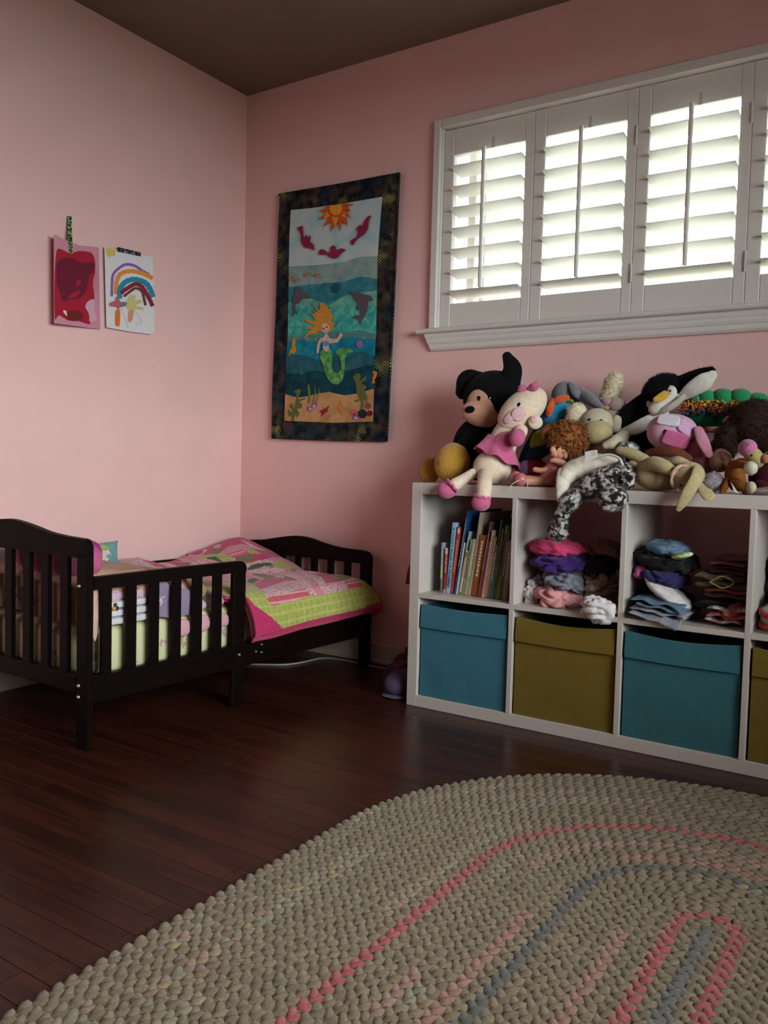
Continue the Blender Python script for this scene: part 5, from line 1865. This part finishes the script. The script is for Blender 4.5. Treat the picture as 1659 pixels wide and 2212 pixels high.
MB().add(grid(48, 8, skirt)).add(([tuple(Vector(p) * 1.0 + Vector((0, 0, -.0015))) for p in grid(48, 8, skirt)[0]], grid(48, 8, skirt)[1])).build('dress', pk_m, t, sharp=0)
blob(t, 'belly', za(760, 1120), y1 - .01, 42, 37, cr_m, dep=.055)
limb(t, 'leg', L(za, KA, [(590, 1170, y1 - .055, 45), (500, 1230, y1 - .085, 52), (420, 1275, y1 - .118, 58)]), cr_m)
limb(t, 'leg', L(za, KA, [(700, 1170, y1 - .055, 60), (690, 1270, y1 - .110, 70), (680, 1365, y1 - .122, 66)]), cr_m)
for uu, vv, cx_, cy_ in ((352, 1322, 405, 1280), (660, 1435, 672, 1380)):
    blob(t, 'slipper', za(uu, vv), y1 - .125, 21, 18.5, pk_m, dep=.028)
    c = at(*za(cx_, cy_), y1 - .125)
    dirv = (at(*za(uu, vv), y1 - .125) - c).normalized()
    e1 = dirv.cross(FW).normalized()
    ring = [c + e1 * (.025 * math.cos(i * math.pi / 8)) + FW * (.022 * math.sin(i * math.pi / 8)) + dirv * (.004 * (i % 2)) for i in range(17)]
    MB().add(tube(ring, [.0045] * 17, 8, 2, dome=False)).build('frill', pk_m, t)

# --- blue bird with orange stripes
y2 = -.20
t = toy('plush_bird', 'bright blue plush bird with orange crest and lime wing behind the curly doll', zc(450, 1100), y2)
bd = blob(t, 'head', zc(530, 500), y2, 38, 32, plush('#2b83ad'), rot=-8, dep=.05)
limb(t, 'crest', L(zc, KC, [(645, 305, y2 - .035, 32), (560, 325, y2 - .05, 42), (500, 345, y2 - .055, 28)]), plush('#c4511f'))
limb(t, 'crest', L(zc, KC, [(490, 335, y2 - .055, 26), (460, 420, y2 - .065, 44), (440, 490, y2 - .06, 34)]), plush('#c4511f'))
limb(t, 'feather', L(zc, KC, [(660, 340, y2, 24), (705, 345, y2 - .01, 14)]), plush('#8fae3c'))
limb(t, 'body', L(zc, KC, [(470, 640, y2, 150), (360, 800, y2, 150), (230, 960, y2 - .03, 110), (140, 1060, y2 - .04, 60)]), plush('#1d4a5a'))
limb(t, 'belly', L(zc, KC, [(440, 850, y2 - .05, 80), (300, 930, y2 - .07, 80), (170, 1010, y2 - .06, 40)]), plush('#263c52'))
limb(t, 'wing', L(zc, KC, [(420, 700, y2 - .08, 60), (330, 770, y2 - .09, 88), (265, 840, y2 - .085, 40)]), plush('#8c9a35'), .4)

# --- curly haired doll
y3 = SY + .085
t = toy('curly_doll', 'small doll with curly auburn hair and pink satin dress sitting on the shelf edge', zc(400, 1290), y3)
skin = mat('doll_vinyl', '#c98d74', .5, 'plain', var=.05, spec=.35)
hr_m = mat('auburn_yarn', '#7f4a22', .9, 'plain', var=.35, vscale=70.0)
hd = blob(t, 'face', zc(560, 900), y3, 19, 20, skin, dep=.028)
stud(t, 'nose', hd, zc(490, 890), 7, 8, skin, th=1.0)
stud(t, 'cheek', hd, zc(500, 935), 8, 8, skin, th=.7)
stud(t, 'eye', hd, zc(535, 872), 2.6, 3.4, bead)
stud(t, 'ear', hd, zc(628, 955), 6, 9, skin, th=.8)
hair = blob(t, 'hair', zc(655, 770), y3 + .025, 40, 37, hr_m, dep=.05)
rnd = random.Random(4)
m_ = MB()
c, A, B, D = BLOB[hair]
for i in range(620):
    n = Vector((rnd.gauss(0, 1), rnd.gauss(0, 1), rnd.gauss(0, 1))).normalized()
    P = c + A * n.x + B * n.y + D * n.z
    nn = (P - c).normalized()
    if (pix(P)[0] < zc(590, 0)[0] and pix(P)[1] > zc(0, 850)[1]):
        continue
    e1 = nn.cross(Vector((rnd.gauss(0, 1), rnd.gauss(0, 1), rnd.gauss(0, 1)))).normalized()
    e2 = nn.cross(e1)
    q = [P + nn * (.0035 * k - .002) + e1 * (.0035 * math.cos(k * 1.25)) + e2 * (.0035 * math.sin(k * 1.25)) for k in range(5)]
    m_.add(tube(q, [.0012] * 5, 5, 2, dome=False))
cu_ = m_.build('curls', hr_m, t, sharp=0)
cu_['kind'] = 'stuff'
limb(t, 'curl_lock', L(zc, KC, [(470, 660, y3 + .01, 70), (400, 680, y3, 50), (385, 760, y3, 22)]), hr_m, lum=.004)
sat = mat('pink_satin', '#bd6c70', .3, 'plain', var=.1, vscale=50.0, spec=.5)
limb(t, 'dress', L(zc, KC, [(540, 1040, y3 + .005, 70), (480, 1120, y3, 95), (450, 1210, y3, 110)]), sat)
limb(t, 'arm', L(zc, KC, [(600, 1040, y3 - .015, 40), (520, 1010, y3 - .03, 34), (480, 1010, y3 - .035, 26)]), skin)
limb(t, 'arm', L(zc, KC, [(420, 1110, y3 - .02, 30), (350, 1120, y3 - .03, 30), (290, 1110, y3 - .035, 30)]), skin)
limb(t, 'leg', L(zc, KC, [(430, 1240, y3 - .02, 55), (310, 1245, y3 - .04, 52), (200, 1240, y3 - .06, 46)]), skin)
limb(t, 'leg', L(zc, KC, [(440, 1240, y3 - .005, 50), (300, 1230, y3 - .015, 48), (180, 1215, y3 - .03, 42)]), skin)
blob(t, 'shoe', zc(130, 1225), y3 - .065, 13, 15, sat, dep=.02)
blob(t, 'shoe', zc(75, 1200), y3 - .04, 13, 14, sat, dep=.02)
limb(t, 'shoe_ribbon', L(zc, KC, [(110, 1230, y3 - .086, 5), (40, 1270, y3 - .094, 4), (0, 1330, y3 - .097, 3)]), mat('white_ribbon', '#d8cfcb', .5), seg=6)
limb(t, 'shoe_ribbon', L(zc, KC, [(170, 1220, y3 - .083, 5), (205, 1260, y3 - .09, 4), (205, 1300, y3 - .094, 3)]), mat('white_ribbon'), seg=6)

# --- red and lilac soft ball behind the doll
t = toy('soft_ball', 'red and lilac soft ball behind the curly doll', zc(240, 1200), -.27)
blob(t, 'red_panel', zc(290, 1130), -.27, 30, 27, plush('#7c2230'), dep=.045)
blob(t, 'lilac_panel', zc(190, 1130), -.28, 20, 24, plush('#7a5f80'), dep=.04)

# --- grey elephant against the wall
y5 = -.12
gr = plush('#77757d')
t = toy('plush_elephant', 'grey plush elephant lying against the pink wall behind the blue bird', zc(700, 500), y5)
blob(t, 'head', zc(640, 280), y5, 32, 31, gr, dep=.05, rot=-20)
limb(t, 'ear', L(zc, KC, [(690, 160, y5 - .035, 32), (740, 240, y5 - .05, 50), (810, 300, y5 - .045, 42)]), gr, .6)
limb(t, 'trunk', L(zc, KC, [(790, 260, y5 - .02, 70), (900, 320, y5 - .05, 72), (970, 370, y5 - .07, 52), (1040, 410, y5 - .08, 30)]), gr)
limb(t, 'body', L(zc, KC, [(560, 330, y5 + .01, 90), (640, 480, y5, 150), (700, 700, y5, 170), (700, 950, y5, 170)]), gr)

# --- fluffy cream lamb upside down at the back
y6 = -.13
fz = plush('#d2c5a6')
t = toy('plush_lamb', 'fluffy cream lamb leg standing up behind the beige lamb face', zc(1150, 420), y6)
o = limb(t, 'body', L(zc, KC, [(1120, 420, y6, 120), (1120, 320, y6, 105), (1150, 220, y6, 100), (1180, 130, y6, 110), (1185, 110, y6, 95)]), fz, lum=.004)
fur(o, 3600, .010, .0022, fz, t, 8, lean=.8)
blob(t, 'pink_pad', zc(1100, 355), y6 - .05, 13, 9, plush('#b57f95'), dep=.02)
blob(t, 'grey_patch', zc(1200, 390), y6 - .035, 22, 17, plush('#9a8880'), dep=.03, rot=-15)
blob(t, 'yellow_tab', zc(1085, 420), y6 - .06, 7, 5, plush('#b08d35'), dep=.012)
blob(t, 'haunch', zc(1190, 560), y6, 40, 42, plush('#a89a84'), dep=.06)

# --- beige lamb with a round face
y7 = -.25
bg_m, bf = plush('#b5a892'), plush('#d0c4a8')
t = toy('plush_lamb', 'beige plush lamb with round face and curly ears in the middle of the heap', zc(1000, 1000), y7)
hd = blob(t, 'head', zc(980, 600), y7, 36, 34, bg_m, dep=.05)
mzl = blob(t, 'muzzle', zc(990, 690), y7 - .028, 32, 27, plush('#a8976f'), dep=.042)
fur(mzl, 1500, .004, .001, plush('#a8976f'), t, 3)
for a, b_ in ((895, 552), (1030, 562)):
    stud(t, 'eye', hd, zc(a, b_), 4, 3, bead)
for a, b_, r_ in ((760, 480, 22), (720, 560, 17), (820, 590, 10)):
    o = blob(t, 'ear', zc(a, b_), y7 - .01, r_, r_, bf, dep=.026, lum=.004)
    fur(o, 1300, .008, .002, bf, t, int(a), lean=.9)
limb(t, 'body', L(zc, KC, [(1000, 800, y7 + .03, 150), (1080, 900, y7 + .02, 190), (1080, 1040, y7, 190)]), bg_m)
limb(t, 'arm', L(zc, KC, [(1280, 740, y7 - .02, 70), (1180, 810, y7 - .06, 75), (1080, 840, y7 - .075, 45)]), bg_m)
limb(t, 'arm', L(zc, KC, [(1200, 560, y7 + .02, 60), (1190, 640, y7 + .02, 60)]), bg_m)

# --- spotted leopard hand puppet hanging over the edge
y8 = SY + .05
leo = mat('leopard_fur', '#b0a8a2', .95, 'spots', scale=62.0, stops=[(.40, '#181415'), (.47, '#362e2f'), (.52, '#8d8582'), (.62, '#bdb5b1')], sheen=.2, spec=.1)
felt = plush('#cfc3b3')
t = toy('hand_puppet', 'black and white spotted leopard hand puppet drooping over the shelf edge', zc(900, 1290), y8)
limb(t, 'sleeve', L(zc, KC, [(1190, 1050, y8 - .005, 80), (1030, 1060, y8 - .005, 125), (850, 1090, y8 - .01, 135), (700, 1140, y8 - .03, 120), (620, 1220, y8 - .055, 95)]), felt, lum=.004)
limb(t, 'sleeve_drape', L(zc, KC, [(620, 1160, y8 - .045, 95), (600, 1270, y8 - .075, 80), (575, 1370, y8 - .082, 55), (560, 1450, y8 - .082, 28)]), felt, .55, lum=.003)
MB().add(tube([at(*zc(1000, 960), y8 - .05), at(*zc(1130, 945), y8 - .05), at(*zc(1230, 985), y8 - .055), at(*zc(1265, 1050), y8 - .06)], [.004] * 4, 8, 5)).build('cuff_binding', mat('satin_binding', '#c9c4c0', .35), t)
P0 = at(*zc(940, 960), y8 - .085)
MB().add(prism([at(*zc(a, b_), y8 - .09) for a, b_ in ((845, 915), (905, 900), (985, 890), (990, 970), (920, 1005), (855, 1035))], (0, .0008, 0))).build('care_tag', mat('tag_white', '#d6d0ca', .7), t, smooth=False)
m_ = MB()
for i in range(3):
    m_.add(prism([at(*zc(a, b_), y8 - .0905) for a, b_ in ((920, 915 + i * 18), (975, 905 + i * 18), (975, 910 + i * 18), (920, 920 + i * 18))], (0, .0004, 0)))
m_.build('tag_print', paint('#8d8884'), t, smooth=False)
b1 = limb(t, 'body', L(zc, KC, [(1280, 1080, y8 - .02, 70), (1190, 1170, y8 - .045, 125), (1030, 1230, y8 - .055, 135), (890, 1310, y8 - .06, 125), (800, 1370, y8 - .06, 85)]), leo, lum=.003)
b2 = limb(t, 'arm', L(zc, KC, [(740, 1410, y8 - .075, 95), (660, 1500, y8 - .085, 98), (600, 1600, y8 - .082, 78), (565, 1710, y8 - .075, 88), (545, 1810, y8 - .07, 108)]), leo, lum=.003)
b3 = limb(t, 'arm', L(zc, KC, [(1260, 1060, y8 - .04, 60), (1320, 1180, y8 - .055, 78), (1345, 1270, y8 - .06, 58)]), leo, lum=.003)
hd = blob(t, 'head', zc(1155, 1435), y8 - .085, 32, 28, leo, dep=.042, lum=.002)
sn = blob(t, 'snout', zc(1115, 1545), y8 - .112, 15, 7, plush('#9a918c'), dep=.014)
stud(t, 'nose', sn, zc(1148, 1545), 4, 2.4, bead, rot=20, th=.5)
stud(t, 'mouth', sn, zc(1110, 1570), 6, 1.6, bead, th=.4)
stud(t, 'eye', hd, zc(1165, 1470), 4, 5, bead)
er = blob(t, 'ear', zc(1270, 1400), y8 - .075, 9, 11, leo, dep=.012)
for k, (o, n_) in enumerate(((b1, 4200), (b2, 3400), (b3, 1300), (hd, 1800), (er, 300))):
    fur(o, n_, .008, .0018, leo, t, 20 + k, lean=.7)

# --- small striped kitten peeping out under the penguin
y9 = SY + .13
t = toy('plush_kitten', 'small grey and white striped plush kitten half hidden under the penguin wing', zc(1360, 950), y9)
o = blob(t, 'head', zc(1350, 880), y9, 26, 16, mat('striped_fur', '#8d8788', .95, 'spots', scale=60.0, stops=[(.42, '#1b191b'), (.5, '#7b7779'), (.58, '#b9b3b2')]), rot=-20, dep=.03)
stud(t, 'eye', o, zc(1372, 885), 3, 4, bead)

# --- penguin spread across the top
y10 = -.17
bk = plush('#0c0c0f', 'penguin_black')
wt = plush('#cdc6bc', 'penguin_white')
t = toy('plush_penguin', 'black and white plush penguin with yellow beak, flippers spread over the heap', zd(250, 900), y10)
hd = blob(t, 'head', zd(390, 240), y10, 44, 34, bk, rot=28, dep=.055)
fur(hd, 3000, .010, .0016, bk, t, 31)
fc = blob(t, 'face', zd(420, 400), y10 - .035, 38, 19, wt, rot=28, dep=.03)
f2 = blob(t, 'face_patch', zd(505, 255), y10 - .034, 11, 14, wt, rot=20, dep=.014)
f3 = blob(t, 'face_patch', zd(265, 400), y10 - .030, 11, 12, wt, rot=20, dep=.014)
stud(t, 'eye', f2, zd(487, 245), 2.3, 2.4, bead)
stud(t, 'eye', f3, zd(262, 375), 2.6, 2.8, bead)
limb(t, 'beak', L(zd, KD, [(430, 285, y10 - .055, 48), (370, 325, y10 - .085, 50), (310, 350, y10 - .10, 34)]), plush('#b98a22'), .6)
limb(t, 'flipper', L(zd, KD, [(230, 330, y10, 95), (60, 470, y10 - .01, 110), (-90, 620, y10 - .02, 85), (-140, 690, y10 - .02, 45)]), bk, .4)
limb(t, 'flipper_lining', L(zd, KD, [(420, 530, y10 - .03, 55), (250, 600, y10 - .045, 75), (60, 700, y10 - .05, 75), (-110, 735, y10 - .045, 30)]), wt, .4)
o = limb(t, 'flipper', L(zd, KD, [(520, 190, y10, 85), (680, 110, y10, 75), (850, 40, y10, 65), (980, 0, y10 - .005, 45)]), bk, .4)
fur(o, 1500, .009, .0016, bk, t, 33)
limb(t, 'flipper_lining', L(zd, KD, [(640, 310, y10 - .02, 60), (760, 220, y10 - .03, 95), (900, 130, y10 - .03, 105), (990, 60, y10 - .025, 60)]), wt, .4)
limb(t, 'scarf', L(zd, KD, [(270, 520, y10 - .05, 34), (430, 470, y10 - .065, 42), (560, 390, y10 - .06, 40), (650, 310, y10 - .045, 32)]), plush('#a89f95'), .6)
limb(t, 'body', L(zd, KD, [(250, 500, y10 + .01, 130), (140, 750, y10, 170), (120, 1000, y10, 180)]), bk)

# --- green caterpillar
y11 = -.12
gn, gd = plush('#238a54'), plush('#1c6644')
t = toy('plush_caterpillar', 'green plush caterpillar with rainbow yarn fringe lying against the wall', zd(1100, 700), y11)
for a, b_, r_ in ((770, 370, 100), (910, 350, 120), (1110, 340, 125), (1320, 345, 130), (1530, 390, 125), (1680, 450, 110)):
    blob(t, 'segment', zd(a, b_), y11, r_ * KD * 1.05, r_ * KD, gn, dep=.045)
for a, b_, r_ in ((790, 560, 120), (960, 590, 125), (1140, 600, 120), (1330, 600, 130), (1520, 620, 140)):
    blob(t, 'segment', zd(a, b_), y11 - .005, r_ * KD * 1.05, r_ * KD * .9, gd, dep=.045)
rnd = random.Random(9)
rows_ = [(395, ['#d9a520', '#dcb53a', '#c88a1e', '#a83018']), (430, ['#c04418', '#d9a520', '#a82418']), (470, ['#8d2228', '#2a6f92', '#a82418']), (500, ['#2a6f92', '#265a80', '#8d2228'])]
bycol = {}
for vv, cs in rows_:
    for i in range(85):
        a = 640 + rnd.uniform(0, 790)
        b_ = vv + rnd.uniform(-18, 18) + max(0, (a - 1250)) * .12
        cc = rnd.choice(cs)
        P = at(*zd(a, b_), y11 - .05)
        d = Vector((rnd.gauss(0, .6), -1, rnd.gauss(.1, .7))).normalized() * rnd.uniform(.012, .021)
        bycol.setdefault(cc, MB()).add(tube([P, P + d * .6, P + d + Vector((0, 0, -.002))], [.002, .0022, .0014], 5, 2, dome=False))
for cc, mm in bycol.items():
    o = mm.build('yarn_fringe', plush(cc), t, sharp=0)
    o['kind'] = 'stuff'

# --- pink checked pig-like toy
y12 = SY + .14
pw, pp, ph = plush('#c7bcc4'), plush('#c08fa6'), plush('#b5567f')
t = toy('plush_pig', 'pink patchwork plush pig with white and hot pink squares, brown belly cloth', zd(650, 1150), y12)
hd = blob(t, 'head', zd(510, 745), y12, 53, 40, pp, rot=-4, dep=.06, sup=.9)
stud(t, 'patch', hd, zd(470, 600), 24, 15, pw, rot=-25, th=.22, sup=.45)
stud(t, 'patch', hd, zd(560, 830), 30, 17, ph, rot=-14, th=.22, sup=.45)
stud(t, 'patch', hd, zd(690, 690), 22, 17, plush('#b98fae'), rot=-25, th=.22, sup=.45)
stud(t, 'eye', hd, zd(427, 737), 5.5, 5.5, mat('button_brown', '#241014', .3, spec=.5), th=.5)
stud(t, 'eye', hd, zd(245, 850), 3.5, 4.5, mat('button_brown'), th=.5)
limb(t, 'body', L(zd, KD, [(760, 860, y12 + .02, 150), (860, 1000, y12 + .01, 170), (900, 1130, y12, 130)]), plush('#9c5568'))
limb(t, 'ear', L(zd, KD, [(830, 720, y12 - .03, 60), (880, 850, y12 - .045, 75), (950, 1000, y12 - .05, 50)]), plush('#b5788c'), .4)
limb(t, 'belly_cloth', L(zd, KD, [(220, 990, y12 - .045, 45), (400, 970, y12 - .06, 62), (560, 980, y12 - .06, 62), (700, 1060, y12 - .05, 55)]), plush('#643628'), .6)

# --- shaggy brown moose
y13 = -.22
sg_ = plush('#33221a', 'shaggy_brown')
t = toy('plush_moose', 'shaggy dark brown plush moose with cream hooves beside the caterpillar', zd(1450, 1100), y13)
o1 = blob(t, 'body', zd(1500, 680), y13, 60, 58, sg_, dep=.085, lum=.006)
o2 = limb(t, 'arm', L(zd, KD, [(1330, 650, y13 - .03, 120), (1190, 780, y13 - .06, 125), (1140, 900, y13 - .08, 120), (1180, 960, y13 - .09, 90)]), sg_, lum=.005)
o3 = limb(t, 'tuft', L(zd, KD, [(1260, 520, y13 - .01, 70), (1330, 560, y13 - .02, 80)]), sg_, lum=.005)
for k, (o, n_) in enumerate(((o1, 5200), (o2, 3600), (o3, 900))):
    fur(o, n_, .014, .0022, sg_, t, 50 + k, lean=.6, down=.5)
hf = plush('#94705a')
limb(t, 'antler', L(zd, KD, [(1245, 555, y13 - .03, 18), (1185, 580, y13 - .04, 38), (1130, 610, y13 - .045, 16)]), hf, .6)
limb(t, 'horn', L(zd, KD, [(1150, 720, y13 - .05, 42), (1050, 715, y13 - .05, 42), (985, 712, y13 - .05, 38)]), plush('#8a734e'))
blob(t, 'horn_tip', zd(945, 710), y13 - .05, 7.5, 7, plush('#7c3550'), dep=.012)
hoof = blob(t, 'hoof', zd(1090, 1080), y13 - .11, 23, 26, hf, dep=.028, rot=-12)
for a, b_ in ((1175, 1050), (1190, 1130)):
    limb(t, 'toe', L(zd, KD, [(a - 50, b_ - 40, y13 - .13, 34), (a, b_, y13 - .14, 40), (a + 20, b_ + 25, y13 - .14, 28)]), plush('#a88672'))

# --- little horse with pink muzzle
y14 = SY + .06
car, pale = plush('#7d4a22'), plush('#a3935f')
t = toy('plush_pony', 'small caramel plush pony with pink muzzle and white hooves at the shelf front', zd(1320, 1440), y14)
limb(t, 'body', L(zd, KD, [(1330, 1150, y14 + .02, 100), (1260, 1230, y14 + .01, 115), (1290, 1350, y14, 105)]), car)
hd = blob(t, 'head', zd(1490, 1040), y14 - .005, 26, 18, pale, rot=-52, dep=.03)
mz = blob(t, 'muzzle', zd(1415, 930), y14 - .015, 19, 19, plush('#b06a88'), dep=.03)
stud(t, 'eye', hd, zd(1463, 1020), 2.2, 2.4, bead)
limb(t, 'mouth_stitch', L(zd, KD, [(1365, 855, y14 - .045, 3), (1410, 890, y14 - .049, 3), (1440, 880, y14 - .047, 3)]), mat('dark_thread', '#4a2c2c', .9), seg=6)
limb(t, 'mouth_stitch', L(zd, KD, [(1410, 890, y14 - .049, 3), (1395, 925, y14 - .049, 3)]), mat('dark_thread'), seg=6)
blob(t, 'ear', zd(1625, 1060), y14 - .02, 9, 10, plush('#9c6240'), dep=.012)
limb(t, 'leg', L(zd, KD, [(1230, 1130, y14 - .02, 55), (1330, 1120, y14 - .04, 52), (1410, 1150, y14 - .055, 45)]), car)
w1_ = blob(t, 'hoof', zd(1452, 1172), y14 - .07, 13.5, 14.5, plush('#c2bbaa'), dep=.02)
fur(w1_, 700, .004, .0012, plush('#c2bbaa'), t, 61)
limb(t, 'leg', L(zd, KD, [(1260, 1340, y14 - .03, 60), (1330, 1380, y14 - .04, 68), (1390, 1405, y14 - .045, 64)]), car)
blob(t, 'hoof', zd(1450, 1405), y14 - .05, 11, 13.5, plush('#b3a88e'), dep=.02)
limb(t, 'leg', L(zd, KD, [(1170, 1310, y14 - .02, 34), (1140, 1400, y14 - .035, 42), (1110, 1460, y14 - .04, 34)]), car)
MB().add(prism([at(*zd(a, b_), y14 - .06) for a, b_ in ((1215, 1340), (1270, 1420), (1310, 1480), (1250, 1455))], (0, .0008, 0))).build('care_tag', mat('tag_white', '#d6d0ca', .7), t, smooth=False)

# --- knitted bunny lying on its side
y15 = SY + .06
kn = mat('knit_tan', '#a9966f', .95, 'fabric', var=.12, vscale=130.0, bump=.9, bscale=260.0, sheen=.2, spec=.05)
t = toy('knit_bunny', 'tan knitted bunny lying on its side, long ear hanging over the shelf edge', zd(500, 1450), y15)
blob(t, 'body', zd(350, 1290), y15 + .01, 52, 29, kn, rot=-4, dep=.05)
limb(t, 'arm', L(zd, KD, [(160, 1160, y15 - .02, 80), (290, 1120, y15 - .045, 92), (420, 1160, y15 - .06, 85), (520, 1210, y15 - .062, 60)]), kn)
limb(t, 'leg', L(zd, KD, [(180, 1080, y15 + .03, 75), (20, 1000, y15 + .03, 70), (-120, 960, y15 + .03, 50)]), kn)
limb(t, 'leg', L(zd, KD, [(120, 1250, y15 + .02, 100), (30, 1150, y15 + .02, 70)]), kn)
limb(t, 'back_arm', L(zd, KD, [(480, 1110, y15, 60), (580, 1090, y15 - .01, 62), (680, 1120, y15 - .01, 50)]), kn)
hd = blob(t, 'head', zd(700, 1270), y15 - .03, 36, 31, kn, rot=20, dep=.042)
stud(t, 'eye', hd, zd(615, 1378), 4, 3, bead)
limb(t, 'ear', L(zd, KD, [(830, 1200, y15 - .065, 80), (790, 1320, y15 - .10, 82), (700, 1470, y15 - .112, 78), (625, 1600, y15 - .112, 58), (590, 1660, y15 - .11, 36)]), kn, .4)
limb(t, 'ear', L(zd, KD, [(850, 1340, y15 - .06, 26), (890, 1420, y15 - .095, 70), (940, 1500, y15 - .108, 80)]), kn, .3)
lace = mat('pink_lace', '#b3867a', .6, 'plain', var=.3, vscale=200.0)
limb(t, 'lace_band', L(zd, KD, [(690, 1140, y15 - .06, 14), (600, 1150, y15 - .078, 20), (535, 1210, y15 - .085, 22), (505, 1290, y15 - .085, 22), (510, 1370, y15 - .08, 18), (550, 1430, y15 - .07, 14)]), lace, .5, lum=.002)

# --- white fluffy bunny tail toy, maroon bear and pink cloth at the end
t = toy('plush_rabbit', 'white fluffy plush rabbit tucked behind the knitted bunny ears', zd(1010, 1440), SY + .05)
wf = plush('#b3a6ae', 'white_fluff')
o = blob(t, 'body', zd(1005, 1340), SY + .055, 22, 20, wf, dep=.035, lum=.004)
fur(o, 2200, .007, .0016, wf, t, 71)
t = toy('plush_bear', 'maroon plush bear in the shadow behind the small pony', zd(1600, 1400), SY + .13)
mr_ = plush('#3d1119')
blob(t, 'body', zd(1620, 1290), SY + .14, 32, 34, mr_, dep=.05)
blob(t, 'leg', zd(1560, 1390), SY + .10, 18, 15, mr_, dep=.03)
blob(t, 'head', zd(1700, 1130), SY + .15, 26, 26, mr_, dep=.04)
crumple('doll_blanket', 'pale pink doll blanket spread along the shelf edge under the pony', 'blanket', *zd(1590, 1450), 40, 8, SY + .05, .05, cloth('#8c6a6e'), 33, 8, .4, group=G)
